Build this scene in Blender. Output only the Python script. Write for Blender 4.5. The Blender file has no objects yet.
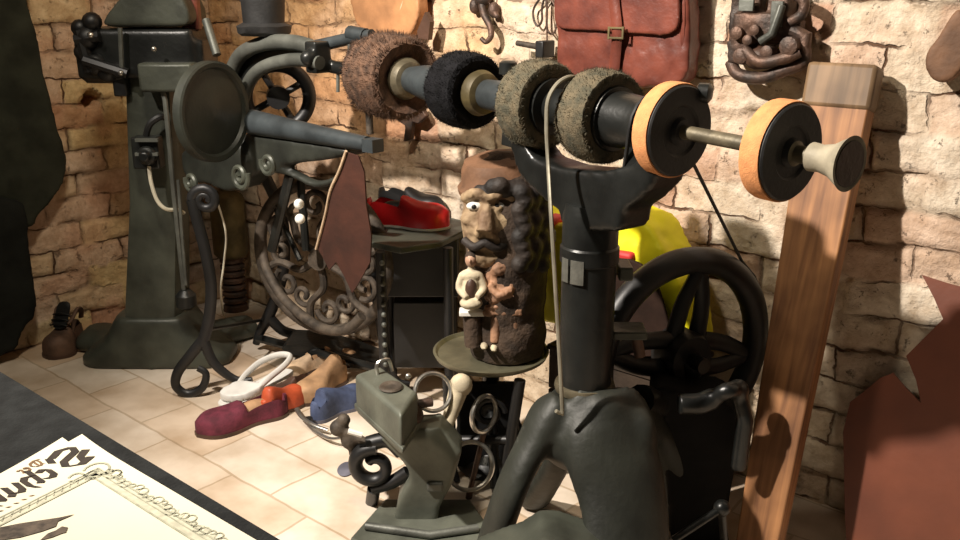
import bpy, bmesh, math, random
from mathutils import Vector, Matrix, noise
random.seed(7)
PI = math.pi
col = bpy.context.scene.collection
scn = bpy.context.scene

# ------------------------------------------------------------------ camera
CAMZ, PITCH, FPX = 1.35, math.radians(17.3), 900.0
CP, SPI = math.cos(PITCH), math.sin(PITCH)
CAM = Vector((0, 0, CAMZ)); FWD = Vector((0, CP, -SPI)); UPV = Vector((0, SPI, CP)); RT = Vector((1, 0, 0))
cd = bpy.data.cameras.new('camera'); cam = bpy.data.objects.new('camera', cd); col.objects.link(cam)
cam.location = CAM; cam.rotation_euler = (PI/2 - PITCH, 0, 0)
cd.sensor_width = 36; cd.lens = FPX/960*36; cd.clip_start = .02
scn.camera = cam

def ray(u, v): return FWD + RT*((u-480)/FPX) + UPV*((270-v)/FPX)
def hit(u, v, p0, n):
    d = ray(u, v); return CAM + d*((p0-CAM).dot(n)/d.dot(n))
def P(u, v, Y): return hit(u, v, Vector((0, Y, 0)), Vector((0, 1, 0)))
def F(u, v, z=0): return hit(u, v, Vector((0, 0, z)), Vector((0, 0, 1)))
def px(p, n): return n*(p-CAM).dot(FWD)/FPX          # n photograph pixels as metres at p
Z = Vector((0, 0, 1))
CORNER = F(233, 296); RIGHTPT = F(815, 503); LEFTPT = F(30, 348)
E = (RIGHTPT-CORNER).normalized()                      # along the back wall, left to right
N = Vector((E.y, -E.x, 0)).normalized()
if N.y > 0: N = -N
EL = (LEFTPT-CORNER).normalized()                      # along the left wall, towards the camera
NL = Vector((-EL.y, EL.x, 0))
if NL.x < 0: NL = -NL
def W(u, v, off=0.0): return hit(u, v, CORNER+N*off, N)
def L(u, v, off=0.0): return hit(u, v, CORNER+NL*off, NL)

# ------------------------------------------------------------------ materials
def mat(name, c, rough=.6, metal=0.0, var=.25, scale=14, bump=.15, c2=None, spec=.5, bdist=.004, detail=5, sheen=0):
    m = bpy.data.materials.new(name); m.use_nodes = True
    nt = m.node_tree; b = nt.nodes['Principled BSDF']
    tc = nt.nodes.new('ShaderNodeTexCoord')
    nz = nt.nodes.new('ShaderNodeTexNoise'); nz.inputs['Scale'].default_value = scale; nz.inputs['Detail'].default_value = detail
    nt.links.new(tc.outputs['Object'], nz.inputs['Vector'])
    rp = nt.nodes.new('ShaderNodeValToRGB')
    a = c2 if c2 else tuple(max(0, x*(1-var)) for x in c)
    rp.color_ramp.elements[0].position = .36; rp.color_ramp.elements[1].position = .64
    rp.color_ramp.elements[0].color = (*a, 1)
    rp.color_ramp.elements[1].color = (*(c if c2 else tuple(min(1, x*(1+var)) for x in c)), 1)
    nt.links.new(nz.outputs['Fac'], rp.inputs['Fac']); nt.links.new(rp.outputs['Color'], b.inputs['Base Color'])
    b.inputs['Roughness'].default_value = rough; b.inputs['Metallic'].default_value = metal
    b.inputs['Specular IOR Level'].default_value = spec
    if bump:
        n2 = nt.nodes.new('ShaderNodeTexNoise'); n2.inputs['Scale'].default_value = scale*6; n2.inputs['Detail'].default_value = 4
        nt.links.new(tc.outputs['Object'], n2.inputs['Vector'])
        bp = nt.nodes.new('ShaderNodeBump'); bp.inputs['Strength'].default_value = bump; bp.inputs['Distance'].default_value = bdist
        nt.links.new(n2.outputs['Fac'], bp.inputs['Height']); nt.links.new(bp.outputs['Normal'], b.inputs['Normal'])
    return m
M = {}
M['iron'] = mat('dark_cast_iron', (.013, .014, .013), .34, .2, .4, 9, .25)
M['ironbase'] = mat('dark_green_painted_casting', (.020, .022, .017), .55, .1, .35, 9, .35)
M['sooty'] = mat('sooty_black_sheet', (.006, .006, .006), .8, 0, .4, 10, .2, spec=.2)  # plain matte black: belt guard, and the sheet standing in for shade
M['irongreen'] = mat('green_grey_cast_iron', (.055, .060, .046), .45, .2, .35, 8, .3)
M['irongrey'] = mat('worn_grey_iron', (.11, .115, .10), .5, .4, .35, 10, .3)
M['ironblue'] = mat('blue_grey_steel', (.045, .054, .058), .42, .3, .3, 12, .2)
M['ironlight'] = mat('light_green_grey_iron', (.105, .112, .088), .5, .15, .3, 9, .3)
M['irondisc'] = mat('dark_olive_iron', (.026, .029, .022), .5, .15, .3, 9, .3)
M['grip'] = mat('worn_beige_cone', (.30, .265, .19), .65, .1, .25, 20, .2)
M['inkpale'] = mat('pale_grey_print', (.42, .41, .31), .9, 0, .15, 90, 0)
M['dusty'] = mat('dusty_brown_iron', (.062, .048, .035), .7, .2, .5, 25, .4)
M['black'] = mat('black_enamel', (.009, .009, .009), .45, 0, .4, 10, .1)
M['brass'] = mat('old_brass', (.13, .11, .07), .5, .4, .35, 18, .2)
M['brassdull'] = mat('dull_brass', (.11, .085, .035), .55, .3, .5, 12, .2)
M['steel'] = mat('bright_steel', (.55, .53, .48), .28, .9, .3, 20, .15)
M['rust'] = mat('rusty_iron', (.13, .075, .052), .55, .5, .5, 22, .5, c2=(.045, .035, .03))
M['bristle_brown'] = mat('brown_bristle', (.085, .045, .026), .9, 0, .5, 40, .6)
M['bristle_black'] = mat('black_bristle', (.006, .006, .007), .9, 0, .4, 40, .6, spec=.15)
M['bristle_tan'] = mat('tan_grey_bristle', (.12, .095, .055), .9, 0, .4, 40, .6, c2=(.055, .052, .032))
M['orange'] = mat('orange_abrasive', (.64, .27, .10), .85, 0, .12, 60, .35)
M['rubber'] = mat('black_rubber', (.012, .012, .012), .6, 0, .3, 20, .2)
M['cream'] = mat('cream_felt', (.50, .43, .30), .8, 0, .2, 30, .2)
M['leather_satchel'] = mat('maroon_brown_leather', (.20, .055, .035), .36, 0, .35, 12, .3, c2=(.10, .028, .02))
M['leather_dark'] = mat('dark_leather', (.07, .035, .022), .5, 0, .3, 14, .3)
M['leather_hide'] = mat('red_brown_hide', (.20, .060, .030), .5, 0, .3, 4, .3, c2=(.13, .040, .022))
M['leather_tan'] = mat('tan_leather', (.42, .21, .09), .6, 0, .3, 10, .3)
M['leather_orange'] = mat('orange_leather', (.40, .19, .08), .7, 0, .3, 9, .3)
M['leather_drape'] = mat('oxblood_leather', (.048, .014, .007), .75, 0, .35, 9, .3)
M['rawedge'] = mat('raw_leather_edge', (.55, .40, .26), .8, 0, .2, 30, .2)
M['boot'] = mat('old_boot_leather', (.10, .055, .034), .7, 0, .45, 14, .5)
M['red'] = mat('red_leather', (.60, .012, .016), .35, 0, .2, 10, .15)
M['redorange'] = mat('orange_red_lining', (.50, .085, .03), .5, 0, .3, 14, .2)
M['purple'] = mat('plum_suede', (.12, .018, .034), .85, 0, .3, 30, .4)
M['white'] = mat('white_leather', (.72, .71, .67), .45, 0, .1, 14, .15)
M['blue'] = mat('blue_suede', (.055, .075, .145), .8, 0, .3, 22, .3)
M['tan_sole'] = mat('tan_sole_leather', (.42, .25, .13), .7, 0, .3, 14, .2)
M['greyblue'] = mat('slate_grey_leather', (.11, .11, .14), .7, 0, .3, 14, .2)
M['sheet'] = mat('near_black_brown_leather', (.028, .014, .009), .8, 0, .35, 9, .3, spec=.2)  # dark colour standing in for shade on the yellow bag
M['cloth'] = mat('black_tablecloth', (.011, .012, .012), .95, 0, .3, 30, .5, spec=.2)
M['coat'] = mat('dark_olive_cloth', (.026, .028, .019), .95, 0, .3, 10, .4, spec=.2)  # dark olive that stands in for shade on the left wall
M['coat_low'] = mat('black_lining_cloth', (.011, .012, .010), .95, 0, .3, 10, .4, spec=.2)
M['paper'] = mat('cream_paper', (.58, .55, .42), .85, 0, .04, 6, .05)
M['ink'] = mat('dark_brown_ink', (.022, .015, .01), .9, 0, .3, 60, 0)
M['inkbrown'] = mat('faded_brown_ink', (.14, .08, .035), .9, 0, .2, 60, 0)
M['inkgrey'] = mat('grey_green_ink', (.30, .30, .22), .9, 0, .2, 80, 0)
M['inkpic'] = mat('sepia_print', (.06, .045, .032), .9, 0, .5, 90, 0)
M['yellow'] = mat('bright_yellow_fabric', (.86, .78, .008), .6, 0, .1, 6, .2)
M['redtrim'] = mat('red_trim', (.55, .03, .03), .6, 0, .2, 10, .1)
M['whitetrim'] = mat('white_trim', (.75, .74, .68), .6, 0, .1, 10, .1)
M['carve'] = mat('carved_pale_wood', (.36, .26, .15), .75, 0, .4, 16, .5, c2=(.15, .09, .05))
M['bark'] = mat('dark_bark', (.045, .028, .017), .85, 0, .5, 20, .6, bdist=.006)
M['hair'] = mat('black_brown_carved_wood', (.016, .011, .008), .7, 0, .5, 20, .5)
M['hat'] = mat('brown_carved_hat', (.15, .075, .038), .7, 0, .3, 14, .4)
M['terracotta'] = mat('red_brown_relief', (.26, .14, .08), .7, 0, .4, 18, .4)
M['skin'] = mat('painted_skin', (.45, .27, .18), .6, 0, .2, 20, .1)
M['pewter'] = mat('dull_olive_metal_tray', (.17, .16, .105), .42, .6, .3, 10, .2)
M['cable'] = mat('white_cable', (.62, .58, .45), .6, 0, .1, 20, 0)
M['strapgrey'] = mat('grey_beige_iron_strap', (.27, .25, .19), .5, .5, .2, 20, .1)
M['label'] = mat('dull_maker_plate', (.14, .14, .12), .5, .5, .2, 40, .2)
M['crate'] = mat('dark_crate_wood', (.035, .022, .013), .8, 0, .4, 12, .4)

def wood(name, c1, c2, axis_scale=(30, 30, 2.2)):
    m = bpy.data.materials.new(name); m.use_nodes = True; nt = m.node_tree; b = nt.nodes['Principled BSDF']
    at = nt.nodes.new('ShaderNodeAttribute'); at.attribute_name = 'grain'
    mp = nt.nodes.new('ShaderNodeMapping'); mp.inputs['Scale'].default_value = axis_scale
    nz = nt.nodes.new('ShaderNodeTexNoise'); nz.inputs['Scale'].default_value = 1.5; nz.inputs['Detail'].default_value = 7; nz.inputs['Distortion'].default_value = .5
    rp = nt.nodes.new('ShaderNodeValToRGB')
    rp.color_ramp.elements[0].position = .32; rp.color_ramp.elements[1].position = .68
    rp.color_ramp.elements[0].color = (*c2, 1); rp.color_ramp.elements[1].color = (*c1, 1)
    nt.links.new(at.outputs['Vector'], mp.inputs['Vector']); nt.links.new(mp.outputs['Vector'], nz.inputs['Vector'])
    n3 = nt.nodes.new('ShaderNodeTexNoise'); n3.inputs['Scale'].default_value = 4.5; n3.inputs['Detail'].default_value = 3
    nt.links.new(at.outputs['Vector'], n3.inputs['Vector'])
    r3 = nt.nodes.new('ShaderNodeValToRGB'); r3.color_ramp.elements[0].position = .4; r3.color_ramp.elements[1].position = .62
    r3.color_ramp.elements[0].color = (.42, .38, .36, 1); r3.color_ramp.elements[1].color = (1, 1, 1, 1)
    mx = nt.nodes.new('ShaderNodeMixRGB'); mx.blend_type = 'MULTIPLY'; mx.inputs['Fac'].default_value = .8
    nt.links.new(nz.outputs['Fac'], rp.inputs['Fac']); nt.links.new(n3.outputs['Fac'], r3.inputs['Fac'])
    nt.links.new(rp.outputs['Color'], mx.inputs['Color1']); nt.links.new(r3.outputs['Color'], mx.inputs['Color2'])
    nt.links.new(mx.outputs['Color'], b.inputs['Base Color']); b.inputs['Roughness'].default_value = .6
    bp = nt.nodes.new('ShaderNodeBump'); bp.inputs['Strength'].default_value = .3; bp.inputs['Distance'].default_value = .003
    nt.links.new(nz.outputs['Fac'], bp.inputs['Height']); nt.links.new(bp.outputs['Normal'], b.inputs['Normal'])
    return m
M['plank_end'] = wood('grey_brown_pine_end', (.30, .19, .10), (.16, .10, .05))
M['plank'] = wood('orange_pine_plank', (.50, .24, .095), (.20, .085, .034))

# ------------------------------------------------------------------ mesh builder
ORIG = {}
def basis(d, up=None):
    d = d.normalized()
    up = up or (Z if abs(d.z) < .95 else Vector((0, 1, 0)))
    x = up.cross(d).normalized(); y = d.cross(x).normalized()
    return x, y, d
class MB:
    def __init__(s): s.v = []; s.f = []
    def add(s, vs, fs):
        o = len(s.v); s.v += [Vector(q) for q in vs]; s.f += [tuple(i+o for i in f) for f in fs]; return s
    def box(s, c, size, ax=None, taper=1.0):
        ax = ax or (Vector((1, 0, 0)), Vector((0, 1, 0)), Z); c = Vector(c); vs = []
        for k in (-.5, .5):
            t = taper if k > 0 else 1
            for i, j in ((-.5, -.5), (.5, -.5), (.5, .5), (-.5, .5)):
                vs.append(c+ax[0]*size[0]*i*t+ax[1]*size[1]*j*t+ax[2]*size[2]*k)
        return s.add(vs, [(3, 2, 1, 0), (4, 5, 6, 7), (0, 1, 5, 4), (1, 2, 6, 5), (2, 3, 7, 6), (3, 0, 4, 7)])
    def lathe(s, prof, o, d, n=40, jit=0, cap=True, squash=1.0, up=None):
        """prof: (radius, distance along d)"""
        x, y, d = basis(Vector(d), up); vs = []; fs = []
        for r, h in prof:
            for i in range(n):
                a = 2*PI*i/n; rr = r*(1+random.uniform(-jit, jit))
                vs.append(o+d*h+(x*math.cos(a)*squash+y*math.sin(a))*rr)
        m = len(prof)
        for k in range(m-1):
            for i in range(n):
                j = (i+1) % n; fs.append((k*n+i, k*n+j, (k+1)*n+j, (k+1)*n+i))
        if cap: fs += [tuple(reversed(range(n))), tuple(range((m-1)*n, m*n))]
        return s.add(vs, fs)
    def tube(s, pts, r, n=10, closed=False, flat=1.0, up=None, cap=True):
        pts = [Vector(p) for p in pts]; m = len(pts)
        rs = r if isinstance(r, (list, tuple)) else [r]*m
        if len(rs) != m: rs = [rs[0]+(rs[-1]-rs[0])*i/(m-1) for i in range(m)]
        vs = []; fs = []; px_ = None
        for i, p in enumerate(pts):
            if closed: t = pts[(i+1) % m]-pts[i-1]
            else: t = pts[min(i+1, m-1)]-pts[max(i-1, 0)]
            t = t.normalized() if t.length > 1e-9 else Vector((0, 0, 1))
            if up is not None:
                x = Vector(up).cross(t)
                if x.length < 1e-4: x = px_ or basis(t)[0]
                x.normalize()
            elif px_ is None: x = basis(t)[0]
            else:
                x = px_-t*px_.dot(t); x.normalize()
            px_ = x; y = t.cross(x)
            for k in range(n):
                a = 2*PI*k/n; vs.append(p+(x*math.cos(a)+y*math.sin(a)*flat)*rs[i])
        for i in range(m if closed else m-1):
            b = (i+1) % m
            for k in range(n):
                q = (k+1) % n; fs.append((i*n+k, i*n+q, b*n+q, b*n+k))
        if not closed and cap: fs += [tuple(reversed(range(n))), tuple(range((m-1)*n, m*n))]
        return s.add(vs, fs)
    def prism(s, poly, vec):
        n = len(poly); vec = Vector(vec); vs = [Vector(p) for p in poly]+[Vector(p)+vec for p in poly]
        fs = [tuple(range(n)), tuple(reversed(range(n, 2*n)))]+[(i, i+n, (i+1) % n+n, (i+1) % n) for i in range(n)]
        return s.add(vs, fs)
    def ball(s, c, r, ax=None, n=14):
        r = r if isinstance(r, (tuple, list)) else (r, r, r)
        ax = ax or (Vector((1, 0, 0)), Vector((0, 1, 0)), Z); c = Vector(c); vs = []; fs = []; h = n//2+1
        for i in range(1, h):
            th = PI*i/h
            for j in range(n):
                a = 2*PI*j/n
                vs.append(c+ax[0]*r[0]*math.sin(th)*math.cos(a)+ax[1]*r[1]*math.sin(th)*math.sin(a)+ax[2]*r[2]*math.cos(th))
        for i in range(h-2):
            for j in range(n):
                k = (j+1) % n; fs.append((i*n+j, (i+1)*n+j, (i+1)*n+k, i*n+k))
        t = len(vs); vs += [c+ax[2]*r[2], c-ax[2]*r[2]]
        for j in range(n):
            k = (j+1) % n; fs += [(t, j, k), (t+1, (h-2)*n+k, (h-2)*n+j)]
        return s.add(vs, fs)
    def warp(s, fn): s.v = [fn(p) for p in s.v]; return s
    def noise(s, amp, freq, seed=0):
        o = Vector((seed*7.1, seed*3.3, 0))
        s.v = [p+Vector(noise.noise_vector(p*freq+o))*amp for p in s.v]; return s
    def build(s, name, m, parent=None, bevel=0, remesh=0, smooth=2, ang=40, seg=2, nz=None, grain=None):
        og = ORIG[parent.name] if parent else Vector((0, 0, 0))
        if not parent:
            lo = Vector(tuple(min(p[i] for p in s.v) for i in range(3))); hi = Vector(tuple(max(p[i] for p in s.v) for i in range(3)))
            og = Vector(((lo.x+hi.x)/2, (lo.y+hi.y)/2, lo.z))
        me = bpy.data.meshes.new(name); me.from_pydata([p-og for p in s.v], [], s.f); me.update()
        bm = bmesh.new(); bm.from_mesh(me); bmesh.ops.recalc_face_normals(bm, faces=bm.faces); bm.to_mesh(me); bm.free()
        if remesh:
            t = bpy.data.objects.new('tmp', me); col.objects.link(t)
            r = t.modifiers.new('r', 'REMESH'); r.mode = 'VOXEL'; r.voxel_size = remesh
            if smooth:
                q = t.modifiers.new('s', 'SMOOTH'); q.iterations = smooth; q.factor = .5
            dg = bpy.context.evaluated_depsgraph_get(); me2 = bpy.data.meshes.new_from_object(t.evaluated_get(dg))
            bpy.data.objects.remove(t); bpy.data.meshes.remove(me); me = me2; me.name = name
            if nz:
                for vt in me.vertices:
                    q = (vt.co+og)*nz[1]; vt.co += vt.normal*nz[0]*noise.fractal(q, 1, 2, 4)
                me.update()
        o = bpy.data.objects.new(name, me); col.objects.link(o)
        me.materials.clear(); me.materials.append(M[m] if isinstance(m, str) else m)
        if parent: o.parent = parent
        else: o.location = og
        ORIG[o.name] = og
        for p in me.polygons: p.use_smooth = True
        if not remesh: me.set_sharp_from_angle(angle=math.radians(ang))
        if grain:
            at = me.attributes.new('grain', 'FLOAT_VECTOR', 'POINT')
            for i, vt in enumerate(me.vertices):
                w = vt.co+og-grain[0]; at.data[i].vector = (w.dot(grain[1]), w.dot(grain[2]), w.dot(grain[3]))
        if bevel:
            b = o.modifiers.new('bevel', 'BEVEL'); b.width = bevel; b.segments = seg; b.limit_method = 'ANGLE'; b.angle_limit = math.radians(35)
            b.harden_normals = False
        return o

def tag(o, label, cat, group=None):
    o['label'] = label; o['category'] = cat
    if group: o['group'] = group
    return o
def thing(name, loc, label, cat, group=None):
    o = bpy.data.objects.new(name, None); col.objects.link(o); o.location = loc; o.empty_display_size = .05
    ORIG[o.name] = Vector(loc); return tag(o, label, cat, group)
def structure(o): o['kind'] = 'structure'; return o
def spiral(c, ex, ey, r0, r1, a0, a1, n=26):
    return [c+(ex*math.cos(a)+ey*math.sin(a))*r for a, r in
            ((a0+(a1-a0)*i/(n-1), r0+(r1-r0)*i/(n-1)) for i in range(n))]
def smoothpath(pts, n=8):
    pts = [Vector(p) for p in pts]; out = []
    for i in range(len(pts)-1):
        p0 = pts[max(i-1, 0)]; p1 = pts[i]; p2 = pts[i+1]; p3 = pts[min(i+2, len(pts)-1)]
        for k in range(n):
            t = k/n; t2 = t*t; t3 = t2*t
            out.append(.5*((2*p1)+(p2-p0)*t+(2*p0-5*p1+4*p2-p3)*t2+(3*p1-p0-3*p2+p3)*t3))
    return out+[pts[-1]]
def smoothpoly(pts, n=4): 
    m = len(pts); out = []
    pts = [Vector(p) for p in pts]
    for i in range(m):
        p0, p1, p2, p3 = pts[i-1], pts[i], pts[(i+1) % m], pts[(i+2) % m]
        for k in range(n):
            t = k/n; t2 = t*t; t3 = t2*t
            out.append(.5*((2*p1)+(p2-p0)*t+(2*p0-5*p1+4*p2-p3)*t2+(3*p1-p0-3*p2+p3)*t3))
    return out

# ------------------------------------------------------------------ the room
def h2(i, j, k=0):
    x = math.sin(i*127.1+j*311.7+k*74.7)*43758.5453; return x-math.floor(x)
CH, BW = .094, .26
def brick(u, z):
    """relief, brick tone picks and joint mask at wall coordinates (metres)"""
    u, z = u + .030*noise.noise((u*5, z*5, 3.1)), z + .022*noise.noise((u*4, z*4, 9.7)) + .008*noise.noise((u*13, z*13, 1.7))
    r = math.floor(z/CH); s = u/BW+(0 if r % 2 else .5); c = math.floor(s)
    fu = (s-c)*BW; fz = z-r*CH
    d = min(fu, BW-fu, fz, CH-fz)
    return c, r, d, u, z
def wallmat(name, left):
    m = bpy.data.materials.new(name); m.use_nodes = True; nt = m.node_tree; b = nt.nodes['Principled BSDF']
    at = nt.nodes.new('ShaderNodeAttribute'); at.attribute_name = 'tint'
    tc = nt.nodes.new('ShaderNodeTexCoord')
    nz = nt.nodes.new('ShaderNodeTexNoise'); nz.inputs['Scale'].default_value = 22; nz.inputs['Detail'].default_value = 8; nz.inputs['Roughness'].default_value = .65
    nt.links.new(tc.outputs['Object'], nz.inputs['Vector'])
    rp = nt.nodes.new('ShaderNodeValToRGB'); rp.color_ramp.elements[0].position = .3; rp.color_ramp.elements[1].position = .66
    rp.color_ramp.elements[0].color = (.62, .52, .42, 1); rp.color_ramp.elements[1].color = (1.08, 1.06, 1.03, 1)
    nt.links.new(nz.outputs['Fac'], rp.inputs['Fac'])
    mx = nt.nodes.new('ShaderNodeMixRGB'); mx.blend_type = 'MULTIPLY'; mx.inputs['Fac'].default_value = .85
    nt.links.new(at.outputs['Color'], mx.inputs['Color1']); nt.links.new(rp.outputs['Color'], mx.inputs['Color2'])
    nt.links.new(mx.outputs['Color'], b.inputs['Base Color']); b.inputs['Roughness'].default_value = .9; b.inputs['Specular IOR Level'].default_value = .2
    # thin open joints following the courses
    aw = nt.nodes.new('ShaderNodeAttribute'); aw.attribute_name = 'wob'
    wn = nt.nodes.new('ShaderNodeTexNoise'); wn.inputs['Scale'].default_value = 30; wn.inputs['Detail'].default_value = 4; nt.links.new(aw.outputs['Vector'], wn.inputs['Vector'])
    wm = nt.nodes.new('ShaderNodeMixRGB'); wm.blend_type = 'LINEAR_LIGHT'; wm.inputs['Fac'].default_value = .011
    nt.links.new(aw.outputs['Vector'], wm.inputs['Color1']); nt.links.new(wn.outputs['Color'], wm.inputs['Color2'])
    br = nt.nodes.new('ShaderNodeTexBrick'); br.inputs['Scale'].default_value = 1; br.inputs['Brick Width'].default_value = BW; br.inputs['Row Height'].default_value = CH
    br.inputs['Mortar Size'].default_value = .0042; br.inputs['Mortar Smooth'].default_value = .6
    nt.links.new(wm.outputs['Color'], br.inputs['Vector'])
    ms = nt.nodes.new('ShaderNodeTexNoise'); ms.inputs['Scale'].default_value = 6.5; ms.inputs['Detail'].default_value = 3; nt.links.new(aw.outputs['Vector'], ms.inputs['Vector'])
    mr = nt.nodes.new('ShaderNodeMapRange'); mr.inputs['From Min'].default_value = .44; mr.inputs['From Max'].default_value = .60; nt.links.new(ms.outputs['Fac'], mr.inputs['Value'])
    ml = nt.nodes.new('ShaderNodeMath'); ml.operation = 'MULTIPLY'; nt.links.new(br.outputs['Fac'], ml.inputs[0]); nt.links.new(mr.outputs['Result'], ml.inputs[1])
    # chips and pits
    vn = nt.nodes.new('ShaderNodeTexNoise'); vn.inputs['Scale'].default_value = 34; vn.inputs['Detail'].default_value = 7; vn.inputs['Roughness'].default_value = .75; nt.links.new(tc.outputs['Object'], vn.inputs['Vector'])
    vr = nt.nodes.new('ShaderNodeMapRange'); vr.inputs['From Min'].default_value = .40; vr.inputs['From Max'].default_value = .32; nt.links.new(vn.outputs['Fac'], vr.inputs['Value'])
    dk = nt.nodes.new('ShaderNodeMath'); dk.operation = 'MAXIMUM'
    v2 = nt.nodes.new('ShaderNodeMath'); v2.operation = 'MULTIPLY'; v2.inputs[1].default_value = .55; nt.links.new(vr.outputs['Result'], v2.inputs[0])
    nt.links.new(ml.outputs[0], dk.inputs[0]); nt.links.new(v2.outputs[0], dk.inputs[1])
    m3 = nt.nodes.new('ShaderNodeMixRGB'); m3.inputs['Color2'].default_value = (.11, .06, .035, 1)
    nt.links.new(dk.outputs[0], m3.inputs['Fac']); nt.links.new(mx.outputs['Color'], m3.inputs['Color1']); nt.links.new(m3.outputs['Color'], b.inputs['Base Color'])
    n2 = nt.nodes.new('ShaderNodeTexNoise'); n2.inputs['Scale'].default_value = 32; n2.inputs['Detail'].default_value = 8; n2.inputs['Roughness'].default_value = .62
    nt.links.new(tc.outputs['Object'], n2.inputs['Vector'])
    sb = nt.nodes.new('ShaderNodeMath'); sb.operation = 'SUBTRACT'; nt.links.new(n2.outputs['Fac'], sb.inputs[0]); nt.links.new(dk.outputs[0], sb.inputs[1])
    bp = nt.nodes.new('ShaderNodeBump'); bp.inputs['Strength'].default_value = .8; bp.inputs['Distance'].default_value = .014
    nt.links.new(sb.outputs[0], bp.inputs['Height']); nt.links.new(bp.outputs['Normal'], b.inputs['Normal'])
    return m
def lerp(a, b, t): return tuple(x+(y-x)*t for x, y in zip(a, b))
def sm(a, b, x):
    t = min(1, max(0, (x-a)/(b-a))); return t*t*(3-2*t)
def make_wall(name, o, e, nrm, length, height, left, holes=()):
    st = .0125; nu = int(length/st); nz_ = int(height/st); vs = []; cols = []; wob = []
    cream = (.67, .58, .46); pink = (.64, .47, .36); orange = (.64, .35, .17); tan = (.52, .37, .20); white = (.72, .65, .54); red = (.42, .19, .11); yel = (.56, .40, .16)
    for j in range(nz_+1):
        for i in range(nu+1):
            u = i*st; z = j*st
            c, r, d, wu, wz = brick(u+(7.3 if left else 0), z)
            lay = noise.fractal((u*1.7, z*1.7, 4.2+left), 1, 2, 3)            # how thick the whitewash lies
            hsh = h2(c, r, left)
            deep = sm(-.05, .35, noise.noise((u*6, z*6, 1.7+left*5))+.12)      # where a joint is open
            joint = 1-sm(.0, .013, d)
            off = (hsh-.5)*.017 - joint*(.001+.016*deep) + .010*noise.fractal((u*3, z*3, 8.8), 1, 2, 4) + .005*noise.fractal((u*16, z*16, 2.2), 1, 2, 3)
            for hu, hz, ru, rz in holes:
                q = ((u-hu)/ru)**2+((z-hz)/rz)**2+.25*noise.noise((u*30, z*30, 0))
                off -= .13*(1-sm(.75, 1.15, q))
            near = 0.0 if i in (0, nu) else 1.0
            vs.append(o+e*u+Z*z+nrm*(off*near))
            if left:
                base = lerp((.66, .50, .33), (.68, .53, .29), sm(.3, .6, hsh)); base = lerp(base, pink, sm(.35, .75, h2(c, r, 3))*.8); base = lerp(base, cream, sm(-.2, .3, lay)*.5); base = lerp(base, (.60, .36, .24), sm(.1, .5, noise.noise((u*8, z*9, 2.5)))*.5)
            else:
                bare = sm(1.75, .75, u+.5*lay+.25*noise.noise((u*4, z*4, 6.6)))*sm(.45, .95, z+.15*lay)
                base = lerp(cream, white, sm(.2, .8, hsh)*.8+.1); base = lerp(base, pink, sm(.62, .9, h2(c, r, 3))*.75)
                base = lerp(base, lerp(orange, yel, h2(c, r, 9)*.5), bare*.9); base = lerp(base, tan, sm(.55, .15, z)*.4)
                base = lerp(base, pink, sm(.05, .45, noise.noise((u*7, z*9, 5.5)))*.35)
                base = lerp(base, white, sm(.1, .5, noise.noise((u*3, z*5, 11.5)))*.5*(1-bare))
            wob += [wu, wz, 0]
            dirt = joint*deep
            base = lerp(base, (.16, .10, .055), dirt*.75)
            base = lerp(base, red, sm(.86, .95, h2(c, r, 17))*.55)
            cols += [base[0], base[1], base[2], 1]
    fs = [(j*(nu+1)+i, j*(nu+1)+i+1, (j+1)*(nu+1)+i+1, (j+1)*(nu+1)+i) for j in range(nz_) for i in range(nu)]
    if e.cross(Z).dot(nrm) < 0: fs = [tuple(reversed(f)) for f in fs]
    me = bpy.data.meshes.new(name); me.from_pydata(vs, [], fs); me.update()
    at = me.color_attributes.new('tint', 'FLOAT_COLOR', 'POINT'); at.data.foreach_set('color', cols)
    aw = me.attributes.new('wob', 'FLOAT_VECTOR', 'POINT'); aw.data.foreach_set('vector', wob)
    for p in me.polygons: p.use_smooth = True
    me.materials.append(wallmat(name+'_whitewashed_brick', left))
    ob = bpy.data.objects.new(name, me); col.objects.link(ob); return structure(ob)
make_wall('wall_back', CORNER, E, N, 3.6, 2.5, 0)
hp = L(92, 100)-CORNER; hp2 = L(127, 92)-CORNER
make_wall('wall_left', CORNER, EL, NL, 1.9, 2.5, 1, holes=((hp.dot(EL), hp.z, .032, .036), (hp2.dot(EL), hp2.z, .02, .06)))

fm = bpy.data.materials.new('stone_floor_tiles'); fm.use_nodes = True
nt = fm.node_tree; b = nt.nodes['Principled BSDF']
at = nt.nodes.new('ShaderNodeAttribute'); at.attribute_name = 'grain'
wn = nt.nodes.new('ShaderNodeTexNoise'); wn.inputs['Scale'].default_value = 7; nt.links.new(at.outputs['Vector'], wn.inputs['Vector'])
wm = nt.nodes.new('ShaderNodeMixRGB'); wm.blend_type = 'LINEAR_LIGHT'; wm.inputs['Fac'].default_value = .012
nt.links.new(at.outputs['Vector'], wm.inputs['Color1']); nt.links.new(wn.outputs['Color'], wm.inputs['Color2'])
br = nt.nodes.new('ShaderNodeTexBrick'); br.inputs['Scale'].default_value = 1
br.inputs['Brick Width'].default_value = .34; br.inputs['Row Height'].default_value = .19; br.inputs['Mortar Size'].default_value = .004
br.inputs['Color1'].default_value = (.70, .62, .52, 1); br.inputs['Color2'].default_value = (.60, .42, .26, 1); br.inputs['Mortar'].default_value = (.50, .40, .29, 1)
br.inputs['Bias'].default_value = -.35
nt.links.new(wm.outputs['Color'], br.inputs['Vector'])
n2 = nt.nodes.new('ShaderNodeTexNoise'); n2.inputs['Scale'].default_value = 6; n2.inputs['Detail'].default_value = 8; nt.links.new(at.outputs['Vector'], n2.inputs['Vector'])
rp = nt.nodes.new('ShaderNodeValToRGB'); rp.color_ramp.elements[0].position = .32; rp.color_ramp.elements[1].position = .65
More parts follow.
